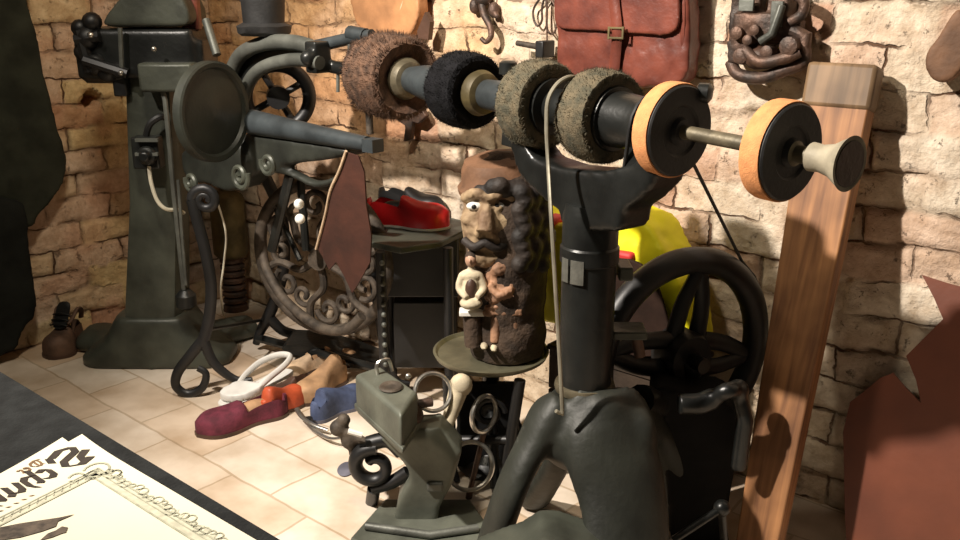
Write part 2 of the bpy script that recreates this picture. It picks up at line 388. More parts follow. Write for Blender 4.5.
rp.color_ramp.elements[0].color = (.68, .60, .50, 1); rp.color_ramp.elements[1].color = (1.1, 1.1, 1.1, 1)
nt.links.new(n2.outputs['Fac'], rp.inputs['Fac'])
mx = nt.nodes.new('ShaderNodeMixRGB'); mx.blend_type = 'MULTIPLY'; mx.inputs['Fac'].default_value = .8
nt.links.new(br.outputs['Color'], mx.inputs['Color1']); nt.links.new(rp.outputs['Color'], mx.inputs['Color2'])
nt.links.new(mx.outputs['Color'], b.inputs['Base Color']); b.inputs['Roughness'].default_value = .65; b.inputs['Specular IOR Level'].default_value = .3
bp = nt.nodes.new('ShaderNodeBump'); bp.inputs['Strength'].default_value = .4; bp.inputs['Distance'].default_value = .004; bp.invert = True
nt.links.new(br.outputs['Fac'], bp.inputs['Height']); nt.links.new(bp.outputs['Normal'], b.inputs['Normal'])
far = CORNER; 
fl = MB().prism([far+N*-.05+NL*-.05, far+E*3.6-N*.05, far+E*3.6+N*4.4, far+N*4.4-NL*.6], Vector((0, 0, -.06)))
structure(fl.build('floor', fm, grain=(far, E, N, Z)))


# ================================================================== shoe finishing machine
A0 = Vector((.245, 1.885, 0)); AXH = Vector((.588, -.809, 0)); Q = Vector((-.809, -.588, 0))
def V(u, v, off=0): return hit(u, v, A0+Q*off, Q)
def SP(u): return V(u, 76+(u-392)*.1921)
AX = (SP(850)-SP(392)).normalized()
CO = V(591, 215); CO.z = 0
def C(u, v, dy=0): return P(u, v, CO.y+dy)
fin = thing('shoe_finishing_machine', (CO.x, CO.y, 0), 'black cast iron shoe finishing machine with brushes and orange wheels on one long shaft', 'machine')
def seg_lathe(mb, u0, u1, prof, n=44, jit=0):
    """prof: (radius px, fraction 0..1 between u0 and u1)"""
    a, c = SP(u0), SP(u1); ln = (c-a).length; k = px((a+c)/2, 1)
    return mb.lathe([(r*k, t*ln) for r, t in prof], a, AX, n, jit)
seg_lathe(MB(), 380, 835, [(6, 0), (6, 1)], 20).build('shaft', 'brass', fin)['label'] = 'dull brass shaft'
def brush(u0, u1, r, m, label, wild=.05, nh=3800):
    a, c = SP(u0), SP(u1); ln = (c-a).length; R_ = px((a+c)/2, r); mb = MB()
    prof = [(.30, .16), (.55, .08), (.80, .0), (.93, .05), (.985, .22), (1, .5), (.985, .78), (.93, .95), (.80, 1), (.55, .92), (.30, .84)]
    mb.lathe([(p*R_*.97, t*ln) for p, t in prof], a, AX, 90, .018)
    x, y, d = basis(AX)
    for i in range(nh):
        an = random.uniform(0, 2*PI); t = random.betavariate(1.1, 1.1); rr = R_*(1+random.uniform(-.03, wild)-.12*abs(2*t-1)**4)
        rd = x*math.cos(an)+y*math.sin(an); tg = y*math.cos(an)-x*math.sin(an)
        p0 = a+d*(t*ln)+rd*R_*.80; p1 = a+d*(t*ln*1.04-.02*ln+random.uniform(-.004, .004))+rd*rr+tg*random.uniform(-.006, .006)
        w = .0013; mb.add([p0+tg*w, p0-tg*w+d*w, p0-tg*w-d*w, p1], [(0, 1, 3), (1, 2, 3), (2, 0, 3)])
    o = mb.build('polishing_brush', m, fin); o['label'] = label; return o
brush(374, 408, 43, 'bristle_brown', 'shaggy brown bristle brush', .09, 5200)
brush(452, 478, 39, 'bristle_black', 'black bristle brush', .04)
brush(526, 552, 45, 'bristle_tan', 'tan-grey bristle brush beside the hanging strap', .04)
brush(586, 616, 48, 'bristle_tan', 'tan-grey bristle brush beside the thick black sleeve', .04)
def ring(u0, u1, prof, name, m, label=None):
    o = seg_lathe(MB(), u0, u1, prof).build(name, m, fin)
    if label: o['label'] = label
    return o
ring(401, 412, [(8, .1), (19, .1), (21, .5), (17, .9), (12, 1), (8, 1)], 'flange', 'brass', 'brass flange on brown brush')
ring(411, 452, [(10, 0), (13, .0), (17, .35), (20, .9), (18, 1)], 'sleeve', 'ironblue')
ring(476, 488, [(8, .0), (21, .1), (23, .4), (20, .8), (12, 1), (8, 1)], 'flange', 'brassdull', 'olive brass flange on black brush')
ring(482, 526, [(9, 0), (13, .05), (15, .1), (16, .5), (20, .95), (18, 1)], 'sleeve', 'ironblue')
ring(549, 556, [(10, 0), (28, .2), (28, .8), (10, 1)], 'flange', 'iron')
ring(552, 588, [(15, 0), (19, .1), (19, .9), (15, 1)], 'pulley', 'iron')
ring(612, 619, [(10, 0), (34, .2), (32, .8), (10, 1)], 'flange', 'iron')
ring(614, 664, [(24, 0), (29, .06), (27, .5), (27, .75), (30, .86), (28, 1)], 'sleeve', 'iron')
for ua, uc, r in ((665, 679, 47.5), (771, 790, 51)):
    w = ring(ua, uc, [(r*.86, .02), (r*.985, .0), (r, .12), (r, .88), (r*.985, 1), (r*.86, .98)], 'sanding_wheel', 'orange', 'orange abrasive rim')
    k = px(SP(uc), 1); ln = (SP(uc)-SP(ua)).length
    MB().lathe([(6*k, -.002), (r*.955*k, -.002), (r*.96*k, ln+.003), (r*.93*k, ln+.006), (r*.55*k, ln+.006), (r*.5*k, ln+.002), (r*.3*k, ln+.002), (r*.26*k, ln+.012), (6*k, ln+.012)], SP(ua), AX, 44).build('wheel_disc', 'rubber', w)['label'] = 'black wheel disc'
ring(786, 812, [(8, 0), (13, .0), (13, .4), (9, .45), (9, 1)], 'lock_nut', 'brass', 'brass lock nut')
ring(810, 850, [(11, 0), (15, .05), (14, .3), (17, .6), (27, .97), (28, 1.0), (24, 1.0), (15, .85), (6, .84)], 'buffing_cone', 'grip', 'worn beige cone at shaft end')
ring(838, 850.5, [(4, 0), (20, .2), (23.4, .97), (23.2, 1)], 'cone_pad', 'leather_dark', 'dark pad inside the beige cone')
# oil cups and knob
for (u, v, r) in ((508, 66, 9), (580, 92, 8)):
    p = V(u, v+12); k = px(p, 1)
    MB().lathe([(5*k, 0), (5*k, 8*k), (r*k, 9*k), (r*k, 20*k), (r*.7*k, 22*k)], p-Z*5*k, Z, 20).build('oil_cup', 'iron', fin)
p = V(704, 93, -.06); k = px(p, 1)
mb = MB().tube([V(668, 118, -.02), p], 4*k, 8); mb.lathe([(6*k, -8*k), (10*k, -5*k), (10*k, 5*k), (6*k, 8*k)], p, Vector((.9, -.4, 0)).normalized(), 20)
mb.build('tension_knob', 'iron', fin)
# yoke that cradles the shaft
pl = [(508, 128), (519, 138), (533, 158), (560, 168), (600, 172), (632, 164), (642, 152), (655, 152), (657, 172), (650, 188), (636, 202), (622, 212), (618, 232), (562, 232), (558, 212), (538, 196), (519, 176), (510, 152)]
mb = MB().prism([V(u, v, .045) for u, v in pl], Q*-.09)
mb.build('yoke', 'iron', fin, remesh=.008, smooth=7)
for u in (519, 646):
    c_ = SP(u); k = px(c_, 1)
    MB().prism([c_+Z*12*k+AX*-8*k+Q*.03, c_+Z*12*k+AX*8*k+Q*.03, c_-Z*45*k+AX*10*k+Q*.035, c_-Z*45*k-AX*10*k+Q*.035], Q*-.07).build('bearing_bracket', 'iron', fin, bevel=.004)
# column
def zc(v): return C(591, v).z
rc = px(C(591, 300), 27.5)
z1, z0 = zc(215), zc(385)
MB().lathe([(rc*.98, z0), (rc*.98, zc(262)), (rc*1.06, zc(260)), (rc*1.06, zc(246)), (rc, zc(244)), (rc, z1), (rc*.9, zc(203))], Vector((CO.x, CO.y, 0)), Z, 48).build('column', 'iron', fin, ang=30)
MB().lathe([(rc*.9, z0-.012), (rc*1.10, z0-.010), (rc*1.14, z0), (rc*1.10, z0+.009), (rc*.9, z0+.010)], Vector((CO.x, CO.y, 0)), Z, 48).build('collar_ring', 'brass', fin)['label'] = 'worn brass collar ring'
# maker's plates curved on the column
for a0, a1, va, vb in ((-134, -107, 254, 277), (-160, -140, 254, 277)):
    mb = MB(); n = 8; rr = rc*1.0
    o_ = [Vector((CO.x+math.cos(math.radians(a0+(a1-a0)*i/n))*q, CO.y+math.sin(math.radians(a0+(a1-a0)*i/n))*q, z)) for z in (zc(va), zc(vb)) for q in (rr, rr+.005) for i in range(n+1)]
    m_ = n+1; fs = []
    for i in range(n):
        fs += [(m_+i, m_+i+1, 3*m_+i+1, 3*m_+i), (i, i+1, m_+i+1, m_+i), (2*m_+i, 3*m_+i, 3*m_+i+1, 2*m_+i+1)]
    fs += [(0, m_, 3*m_, 2*m_), (n, 2*m_+n, 3*m_+n, m_+n)]
    mb.add(o_, fs).build('maker_plate', 'label', fin)['label'] = 'small grey plate on the column'
# base casting: shoulder and three legs, one continuous casting
mb = MB()
mb.lathe([(rc*.8, z0-.014), (rc*1.10, z0-.018), (rc*1.5, z0-.05), (rc*1.9, z0-.09), (rc*1.95, z0-.14), (rc*1.2, z0-.19), (rc*.5, z0-.2)], Vector((CO.x, CO.y, 0)), Z, 40)
def leg(pts, ws, up, fl_): mb.tube(smoothpath(pts, 6), [ws[min(int(i/6), len(ws)-2)]+(ws[min(int(i/6), len(ws)-2)+1]-ws[min(int(i/6), len(ws)-2)])*((i/6) % 1 if i < 6*(len(ws)-1) else 1) for i in range(6*(len(pts)-1)+1)], 18, flat=fl_, up=up)
cx = Vector((CO.x, CO.y, 0))
fa, fb, fc = F(482, 580), F(632, 640), F(688, 522)
leg([cx+Z*(z0-.10), C(554, 408, -.02), C(532, 445, -.05), C(510, 492, -.08), fa+Z*.01], [.070, .064, .058, .054, .056], (fa-cx).normalized(), .62)
leg([cx+Z*(z0-.10), C(606, 420, -.05), C(612, 455, -.09), C(625, 510, -.14), fb+Z*.01], [.085, .106, .112, .106, .10], (fb-cx).normalized(), .5)
leg([cx+Z*(z0-.09), C(630, 415, .05), C(650, 430, .12), C(676, 475, .14), fc+Z*.01], [.08, .07, .065, .06, .06], (fc-cx).normalized(), .75)
mb.ball(C(572, 425, -.03), (.045, .04, .05)); mb.ball(C(598, 412, -.03), (.080, .075, .05)); mb.ball(C(585, 425, -.04), (.06, .05, .05)); mb.ball(C(590, 424, -.065), (.065, .045, .055)); mb.ball(C(603, 412, -.06), (.06, .045, .05)); mb.ball(C(640, 440, -.06), (.04, .05, .08)); mb.ball(C(620, 410, -.01), (.07, .07, .05))
leg([cx+Z*(z0-.10), C(566, 430, .08), C(556, 465, .13), F(534, 506)+Z*.01], [.06, .05, .04, .045], Vector((-.3, .9, 0)), .7)
mb.v = [Vector((p.x, p.y, max(p.z, 0.0))) for p in mb.v]
mb.build('pedestal_base', 'ironbase', fin, remesh=.010, smooth=10)
# right-hand outrigger that carries the flywheel
FN = Vector((.45, -.893, 0)); FC = P(681, 354, CO.y+.22); FX = Vector((.893, .45, 0)); fr = px(FC, 110)
mb = MB().tube(smoothpath([C(640, 400, .05), FC-Z*.13+FN*.02, FC+FN*.02], 6), .038, 12)
mb.build('axle_bracket', 'iron', fin)
mb = MB().tube([FC+FX*.0-FN*.09, FC+FN*.09], .02, 16); mb.build('axle', 'iron', fin)
fw = MB()
fw.tube([FC+(FX*math.cos(a)+Z*math.sin(a))*(fr-.032) for a in (2*PI*i/72 for i in range(72))], .034, 12, closed=True, up=FN, flat=.95)
fw = fw.build('flywheel', 'black', fin); fw['label'] = 'black spoked flywheel'
MB().lathe([(.02, -.045), (.06, -.045), (.066, -.03), (.066, .03), (.06, .045), (.02, .045)], FC, FN, 28).build('hub', 'black', fw)
for i in range(4):
    a = PI*.44+2*PI*i/4; tip = FC+(FX*math.cos(a)+Z*math.sin(a))*(fr-.05)
    mb = MB()
    for s in (-1, 1):
        a2 = a+s*.75; root = FC+(FX*math.cos(a2)+Z*math.sin(a2))*.055; mid = root.lerp(tip, .5)+(FX*-math.sin(a)+Z*math.cos(a))*s*.012
        mb.tube(smoothpath([root, mid, tip], 5), [.026, .019], 10, up=FN, flat=.7)
    mb.build('spoke', 'black', fw)
# drive belt: round cord over pulley and flywheel
pc = SP(652); pr = px(pc, 31)
ax_, ay_ = AXH, Z
loop = []
b0 = FC+(FX*math.cos(.9)+Z*math.sin(.9))*(fr+.004)
b1 = FC+(FX*math.cos(2.6)+Z*math.sin(2.6))*(fr+.004)
QV = Q
topa = [pc+(QV*math.cos(a)+Z*math.sin(a))*pr for a in [i*PI/8 for i in range(9)]]
bota = [FC+(FX*math.cos(a)+Z*math.sin(a))*(fr+.004) for a in [2.6+(.9+2*PI-2.6)*i/20 for i in range(21)]]
MB().tube(bota+[pc-QV*pr]+list(reversed(topa))[1:-1]+[pc+QV*pr], .0042, 8, closed=True).build('drive_belt', 'rubber', fin)['label'] = 'thin round black belt'
# strap iron hook
sp = [V(577, 95, .01), V(577, 80, .02), V(569, 77, .06), V(557, 84, .09), V(548, 100, .11), V(546.5, 125, .115), V(548, 160, .115), C(552, 230, -.12), C(558, 330, -.12), C(562, 406, -.125), C(561, 413, -.127), C(556, 411, -.13)]
MB().tube(smoothpath(sp, 6), .0062, 8, flat=.7).build('lifting_rod', 'strapgrey', fin)['label'] = 'thin grey-beige rod hooked over the shaft'
# hinge blocks on the column
for (u, v, w, h) in ((628, 331, 34, 9), (624, 270, 14, 14)):
    c_ = C(u, v, .03); k = px(c_, 1)
    MB().box(c_, (w*k, .07, h*k)).build('hinge_block', 'irongreen', fin, bevel=.004)
MB().tube([C(636, 336, .03), C(640, 356, .03)], .013, 12).build('hinge_pin', 'rust', fin)
mb = MB().prism(smoothpoly([C(u, v, .08) for u, v in ((648, 392), (690, 394), (728, 404), (740, 430), (730, 500), (714, 580), (690, 600), (672, 560), (664, 470))], 3), Vector((.03, .14, 0)))
mb.v = [Vector((p.x, p.y, max(p.z, 0.001))) for p in mb.v]
mb.build('belt_guard', 'sooty', fin, remesh=.010, smooth=4)
# pipe elbow at the back leg and treadle parts
pa, pb_, pd = C(700, 404, .02), C(714, 398, .02), C(738, 390, .03)
mb = MB().tube([pa-RT*.05, pa, pb_], .026, 14); mb.tube(smoothpath([pb_, C(728, 390, .0), pd], 4), .020, 12); mb.ball(pd, .027)
mb.tube([pd, C(745, 420, .02), C(738, 470, .02)], .02, 12)
mb.build('pipe_elbow', 'iron', fin, remesh=.007, smooth=3)
tl = [(462, 562), (478, 536), (500, 527), (522, 520), (540, 508), (556, 508), (585, 518), (608, 529), (622, 537), (632, 548), (640, 566)]
mb = MB().prism([P(u, v, 1.74) for u, v in tl], Vector((0, -.13, 0)))
mb.build('treadle', 'irongreen', fin, remesh=.007, smooth=6)
mb = MB().tube([P(672, 541, 1.78), P(722, 508, 1.84)], .009, 10); mb.ball(P(722, 508, 1.84), .020); mb.tube([P(722, 508, 1.84), F(726, 566)], .010, 10)
mb.build('treadle_rod', 'iron', fin)

# ================================================================== pedestal machine at the back left
def K(u, v, y=3.2): return P(u, v, y)
bx0 = K(160, 340); bx0.z = 0
ped = thing('pedestal_stitching_machine', (bx0.x, 3.2, 0), 'tall green-grey pedestal stitching machine with flared foot in the room corner', 'machine')
def zk(v, y=3.2): return K(160, v, y).z
kk = px(K(160, 200), 1)
XC = bx0.x
mb = MB()
def ringbox(mb, secs):
    """secs: (cx, cy, hx, hy, z) rounded rectangles joined upwards"""
    n = 24; vs = []; fs = []
    for cx_, cy_, hx, hy, z in secs:
        for i in range(n):
            a = 2*PI*i/n; c_, s_ = math.cos(a), math.sin(a); ex = 5.0
            q = (abs(c_)**ex+abs(s_)**ex)**(-1/ex); vs.append(Vector((cx_+hx*c_*q, cy_+hy*s_*q, z)))
    for k in range(len(secs)-1):
        for i in range(n):
            j = (i+1) % n; fs.append((k*n+i, k*n+j, (k+1)*n+j, (k+1)*n+i))
    fs += [tuple(reversed(range(n))), tuple(range((len(secs)-1)*n, len(secs)*n))]
    return mb.add(vs, fs)
hb = zk(305)
ringbox(mb, [(XC-.0, 3.2, .112, .11, .03), (XC, 3.2, .105, .10, .16), (K(160, 200).x, 3.2, .093, .085, zk(200)), (K(155, 78).x, 3.2, .082, .075, zk(60))])
mb.build('pedestal', 'irongreen', ped, bevel=0)
mb = MB()
ringbox(mb, [(XC, 3.2, .28, .12, .0), (XC, 3.2, .28, .12, .035), (XC, 3.2, .19, .12, .10), (XC, 3.2, .128, .11, .20)])
for tu, tv, w in ((88, 350, .10), (248, 338, .08), (150, 362, .06)):
    f_ = F(tu, tv); f_.y += .06
    mb.tube([Vector((XC, 3.2, .10)), (Vector((XC, 3.2, .08))+f_)/2, f_+Z*.028], [.11, .09, w], 14, flat=.6, up=(f_-Vector((XC, 3.2, 0))).normalized())
mb.v = [Vector((p.x, p.y, max(0, p.z))) for p in mb.v]
mb.build('flared_foot', 'irongreen', ped, remesh=.012, smooth=6)
# head
mb = MB()
mb.box(K(145, 52), (110*kk, .22, 46*kk)); mb.box(K(185, 55), (50*kk, .18, 30*kk)); mb.box(K(108, 58), (30*kk, .16, 44*kk))
mb.lathe([(16*kk, 0), (20*kk, .02), (22*kk, .05), (20*kk, .08)], K(104, 48), Vector((-1, -.2, 0)).normalized(), 20)
mb.lathe([(14*kk, 0), (14*kk, .10)], K(125, 66), Vector((0, -1, 0)), 20)
mb.build('head', 'iron', ped, remesh=.011, smooth=4)
mb = MB(); mb.prism(smoothpoly([K(u, v, 3.08) for u, v in ((104, 26), (110, 10), (128, -8), (170, -12), (184, 0), (188, 24), (150, 27))], 4), Vector((0, .2, 0)))
mb.build('top_cover', 'irongreen', ped, remesh=.010, smooth=5)
mb = MB()
for (u, v, r) in ((88, 38, 12), (84, 52, 9), (96, 64, 11), (108, 72, 10), (80, 28, 8), (118, 70, 8), (92, 22, 9)): mb.ball(K(u, v, 3.1), r*kk, n=12)
mb.tube([K(78, 30, 3.08), K(90, 72, 3.08)], 5*kk, 8); mb.tube([K(84, 60, 3.06), K(128, 74, 3.06)], 5*kk, 8); mb.tube([K(76, 40, 3.08), K(100, 36, 3.08)], 6*kk, 8)
mb.build('lever_cluster', 'black', ped, bevel=0)
for (u, v) in ((91, 35), (121, 73), (154, 49)): MB().ball(K(u, v, 3.03), 2.6*kk, n=10).build('bright_screw', 'steel', ped)['label'] = 'bright screw head'
MB().tube([K(120, 28, 3.06), K(122, 72, 3.06)], 2.2*kk, 8).build('needle_rod', 'irongrey', ped)
MB().box(K(122, 84, 3.12), (13*kk, .05, 22*kk)).build('needle_guide', 'black', ped, bevel=.006)
mb = MB().box(K(148, 152, 3.06), (25*kk, .06, 30*kk)); mb.lathe([(9*kk, 0), (9*kk, .02), (5*kk, .025), (5*kk, .045)], K(148, 155, 3.03), Vector((0, -1, 0)), 16)
mb.build('switch_box', 'iron', ped, bevel=.006)
for v in (140, 154): MB().box(K(147, v, 3.015), (21*kk, .016, 3*kk)).build('switch_rib', 'irongrey', ped)
MB().tube(smoothpath([K(146, 136, 3.06), K(150, 124, 3.06), K(160, 117, 3.07), K(166, 118, 3.1)], 5), 3.2*kk, 8).build('switch_lever', 'black', ped)
MB().tube(smoothpath([K(149, 166, 3.03), K(151, 182, 3.03), K(157, 200, 3.03), K(166, 209, 3.04), K(178, 210, 3.08), K(184, 213, 3.1)], 6), 1.9*kk, 8).build('cable', 'cable', ped)['label'] = 'thin white cable'
mb = MB().tube([K(159, 78, 3.08), K(165, 100, 3.06), K(168, 130, 3.06), K(172, 176, 3.06), K(184, 290, 3.06)], 2.4*kk, 8); mb.tube([K(178, 180, 3.05), K(186, 285, 3.05)], 1.7*kk, 8)
mb.build('treadle_rods', 'irongrey', ped)
MB().lathe([(6*kk, 0), (10*kk, .01), (10*kk, .05), (5*kk, .07)], K(187, 308, 3.06), Z, 14).build('rod_socket', 'iron', ped)
MB().box(K(172, 76, 3.1), (50*kk, .14, 26*kk)).build('shelf_bracket', 'irongreen', ped, bevel=.01)
MB().tube([K(206, 20, 3.15), K(217, 55, 3.1)], 4*kk, 10).build('side_lever', 'irongrey', ped)
MB().box(K(191, 12, 3.18), (16*kk, .05, 34*kk)).build('red_tag', 'leather_satchel', ped, bevel=.01)['label'] = 'small dull red tab'

# ================================================================== boot patching machine on scroll legs
def G(u, v, off=.48): return W(u, v, off)
g0 = G(260, 330); gk = px(G(250, 150), 1)
pat = thing('boot_patching_machine', (g0.x, g0.y, 0), 'old long-armed boot patching sewing machine on scrolled iron treadle stand', 'machine')
DN = Vector((.90, -.44, 0)).normalized()
dc = G(213, 112, .70); r = px(dc, 50)
MB().lathe([(r*.05, -.022), (r*.95, -.022), (r, -.015), (r, .012), (r*.96, .016), (r*.88, .014), (r*.84, .003), (r*.2, .006), (r*.12, .010), (r*.05, .010)], dc, DN, 56).build('hand_wheel_disc', 'irondisc', pat)
fc_ = G(278, 97, .44); r2 = px(fc_, 31)
BN = Vector((.25, -.968, 0)); BXV = Vector((.968, .25, 0))
wl = MB().tube([fc_+(BXV*math.cos(a)+Z*math.sin(a))*r2 for a in (2*PI*i/48 for i in range(48))], 6.5*gk, 12, closed=True, up=BN).build('balance_wheel', 'black', pat)
for i in range(4):
    a = .5+PI*i/2; MB().tube([fc_, fc_+(BXV*math.cos(a)+Z*math.sin(a))*r2], 3.4*gk, 8).build('spoke', 'black', wl)
MB().lathe([(2*gk, -.03), (11*gk, -.03), (11*gk, .03), (2*gk, .03)], fc_, BN, 20).build('hub', 'black', wl)
mb = MB().tube(smoothpath([G(229, 92, .52), G(231, 74, .52), G(240, 56, .52), G(256, 46, .52), G(278, 42, .52), G(302, 44, .52), G(318, 51, .52)], 6), 7*gk, 12, up=N, flat=1.0)
mb.tube(smoothpath([G(243, 100, .54), G(250, 80, .54), G(264, 67, .54), G(284, 61, .54), G(304, 60, .54), G(320, 63, .54)], 6), 6*gk, 12)
mb.tube([G(228, 80, .5), G(226, 150, .48)], 12*gk, 12)
mb.build('arched_head', 'irongrey', pat)
MB().prism(smoothpoly([G(u, v, .47) for u, v in ((236, 90), (246, 66), (262, 52), (290, 46), (316, 52), (318, 62), (280, 66), (256, 82), (246, 110))], 3), N*.03).build('head_web', 'iron', pat)
mb = MB().box(G(318, 57, .52), (15*gk, .06, 27*gk), (E, N, Z)); mb.ball(G(308, 58, .56), 7*gk)
mb.tube(smoothpath([G(318, 62), G(334, 67), G(350, 68), G(358, 60)], 5), 6*gk, 10)
mb.build('head_block', 'iron', pat, remesh=.006, smooth=1)
mb = MB().tube(smoothpath([G(300, 49), G(322, 45), G(348, 39), G(372, 35)], 5), [6*gk, 5*gk], 10); mb.tube([G(350, 33), G(366, 36)], 6.5*gk, 10)
mb.build('presser_lever', 'ironblue', pat)
mb = MB().tube([G(350, 34), G(351, 72)], 2.6*gk, 8); mb.tube([G(338, 70), G(338, 92)], 1.6*gk, 8); mb.tube([G(346, 66), G(355, 86)], 2.4*gk, 8)
mb.build('needle_bar', 'irongrey', pat)
p = G(265, 36, .5); MB().lathe([(20*gk, 0), (24*gk, .01), (25*gk, .03), (19*gk, .04), (20*gk, .10), (22*gk, .13), (19*gk, .17), (8*gk, .18)], p, Z, 30).noise(.004, 25).build('thread_spool', 'rubber', pat)['label'] = 'black thread spool on top'
a0_, a1_ = G(252, 122, .54), G(377, 146, .54)
mb = MB().tube([a0_, a0_.lerp(a1_, .3), a0_.lerp(a1_, .93)], [12*gk, 10*gk, 6.5*gk], 18); mb.box(a0_.lerp(a1_, .97), (13*gk, 13*gk, 11*gk), (E, N, Z))
mb.build('cylinder_arm', 'ironblue', pat)
MB().box(G(352, 139, .5), (10*gk, 18*gk, 5*gk), (E, N, Z)).build('throat_plate', 'irongrey', pat, bevel=.002)
MB().tube([G(369, 112), G(370, 134)], 3.2*gk, 10).build('presser_foot', 'dusty', pat)
mb = MB().prism(smoothpoly([G(u, v, .55) for u, v in ((236, 138), (262, 134), (300, 142), (345, 150), (332, 159), (300, 163), (268, 168), (242, 176))], 2), N*-.14)
mb.prism(smoothpoly([G(u, v, .58) for u, v in ((180, 152), (206, 144), (238, 142), (246, 180), (226, 192), (206, 184), (186, 180))], 2), N*-.10)
mb.tube(smoothpath([G(262, 168, .52), G(290, 172, .52), G(318, 184, .52), G(342, 178, .52)], 5), 7*gk, 10, flat=.5)
mb.build('bed_bracket', 'ironbase', pat, remesh=.010, smooth=4)
# ornament scrolls of the bracket
ex_, ez_ = E, Z
for c_, r0, s in ((G(191, 182, .66), 10, 1), (G(240, 176, .66), 13, -1), (G(268, 164, .66), 10, 1)):
    MB().tube(spiral(c_, ex_*s, ez_, r0*gk, 2.5*gk, PI*.9, PI*.9+4.2*PI*.8), 2.6*gk, 8).build('scroll_ornament', 'irongreen', pat)
# legs: flat scrolled bars in planes facing the room
def scroll_leg(off, pts, foot, top, w):
    mb = MB(); H = lambda u, v: P(u, v, off)
    k_ = px(H(*pts[2]), 1)
    mb.tube(smoothpath([H(u, v) for u, v in pts], 6), w*k_, 10, up=Vector((0, 1, 0)), flat=.8)
    if top: mb.tube(spiral(H(*top[:2]), RT, Z, top[2]*k_, 3*k_, top[3], top[4]), [w*.9*k_, w*.55*k_], 10, up=Vector((0, 1, 0)), flat=.8)
    for q in foot: mb.tube(smoothpath([H(u, v) for u, v in q], 6), [w*k_, w*.6*k_], 10, up=Vector((0, 1, 0)), flat=.8)
    return mb
yl = F(185, 398).y+.01
ft = F(185, 398)
mb = scroll_leg(yl, [(192, 200), (196, 216), (205, 250), (211, 285), (209, 318), (202, 345)],
    [[(203, 340), (190, 356), (178, 372), (176, 386), (188, 394), (202, 388), (206, 374), (198, 368)], [(203, 338), (212, 360), (226, 374), (240, 381), (252, 380)]], (205, 200, 13, PI, -2.2*PI), 6)
lo = min(p.z for p in mb.v)
mb.build('leg', 'black', pat)
yb = F(256, 352).y+.01
mb = scroll_leg(yb, [(262, 170), (280, 210), (284, 240), (283, 270), (275, 300), (266, 322)],
    [[(268, 318), (260, 332), (256, 344)], [(268, 316), (282, 330), (300, 336), (314, 346), (312, 358), (300, 360), (296, 350)]], None, 6)
mb.build('leg', 'black', pat)
yr = F(392, 392).y+.02
mb = scroll_leg(yr, [(352, 170), (362, 220), (372, 270), (380, 320), (388, 372)], [[(388, 360), (396, 380), (410, 384)]], None, 5)
mb.build('leg', 'black', pat)
mb = MB().tube([P(258, 338, yb), P(392, 372, yr)], 5*gk, 8); mb.tube([P(206, 330, yl), P(262, 320, yb)], 2*gk, 8); mb.build('stretcher', 'iron', pat)
# treadle wheel
tcn = W(322, 258, .36); tr = px(tcn, 76); TN = (N*.9+E*.25).normalized(); TX = TN.cross(Z) * -1
tw = MB().tube([tcn+(TX*math.cos(a)+Z*math.sin(a))*tr for a in (2*PI*i/64 for i in range(64))], 6.5*gk, 10, closed=True, up=TN).build('treadle_wheel', 'dusty', pat)
MB().lathe([(2*gk, -.03), (11*gk, -.03), (11*gk, .03), (2*gk, .03)], tcn, TN, 20).build('hub', 'dusty', tw)
for i in range(6):
    a = .3+PI*i/3; d_ = TX*math.cos(a)+Z*math.sin(a); e_ = TZ = TX*-math.sin(a)+Z*math.cos(a)
    mb = MB().tube(smoothpath([tcn+d_*.03, tcn+d_*tr*.4+e_*tr*.09, tcn+d_*tr*.7-e_*tr*.07, tcn+d_*tr], 5), 4*gk, 8)
    mb.tube(spiral(tcn+d_*tr*.68+e_*tr*.22, d_, e_, tr*.2, tr*.05, -1.2, 5.5, 18), 3.2*gk, 8); mb.tube(spiral(tcn+d_*tr*.62-e_*tr*.2, d_, -e_, tr*.16, tr*.04, -1.2, 5.5, 18), 3*gk, 8)
    mb.build('spoke', 'dusty', tw)
mb = MB().tube(smoothpath([G(262, 240, .42), G(266, 268, .44), G(285, 300, .46), G(318, 326, .48), G(345, 330, .48), G(362, 316, .46)], 6), 5*gk, 10)
mb.build('pitman_rod', 'dusty', pat)
mb = MB().tube([G(300, 175, .45), G(306, 250, .45)], 4*gk, 8); mb.tube([G(272, 200, .4), G(300, 260, .42)], 3*gk, 8); mb.tube([G(290, 175, .5), G(272, 250, .5)], 5*gk, 8)
mb.build('linkage', 'iron', pat)
for (u, v) in ((299, 204), (300, 219)): MB().ball(G(u, v, .5), 5*gk).build('ceramic_knob', 'whitetrim', pat)['label'] = 'small white knob'
mb = MB().prism(smoothpoly([P(u, v, yl+.25) for u, v in ((286, 345), (330, 350), (378, 366), (372, 374), (330, 362), (288, 354))], 2), Vector((0, .16, 0))); mb.build('treadle_plate', 'iron', pat)

# leather hung over the arm
dr = [(346, 152), (358, 156), (364, 172), (366, 205), (371, 235), (370, 262), (358, 284), (352, 293), (344, 276), (336, 262), (329, 270), (322, 256), (317, 248), (325, 215), (331, 190), (340, 170)]
mb = MB().prism([G(u, v, .60-.0006*(v-150)) for u, v in dr], N*-.005)
o = mb.build('leather_piece', 'leather_drape'); tag(o, 'dark red-brown leather piece with pale cut edge hanging from sewing machine arm', 'leather')
mb = MB().tube(smoothpath([G(u, v, .603-.0006*(v-150)) for u, v in ((346, 151), (339, 171), (330, 191), (325, 215), (316, 249))], 4), 1.3*gk, 6)
mb.build('cut_edge', 'rawedge', o)['label'] = 'pale raw cut edge'

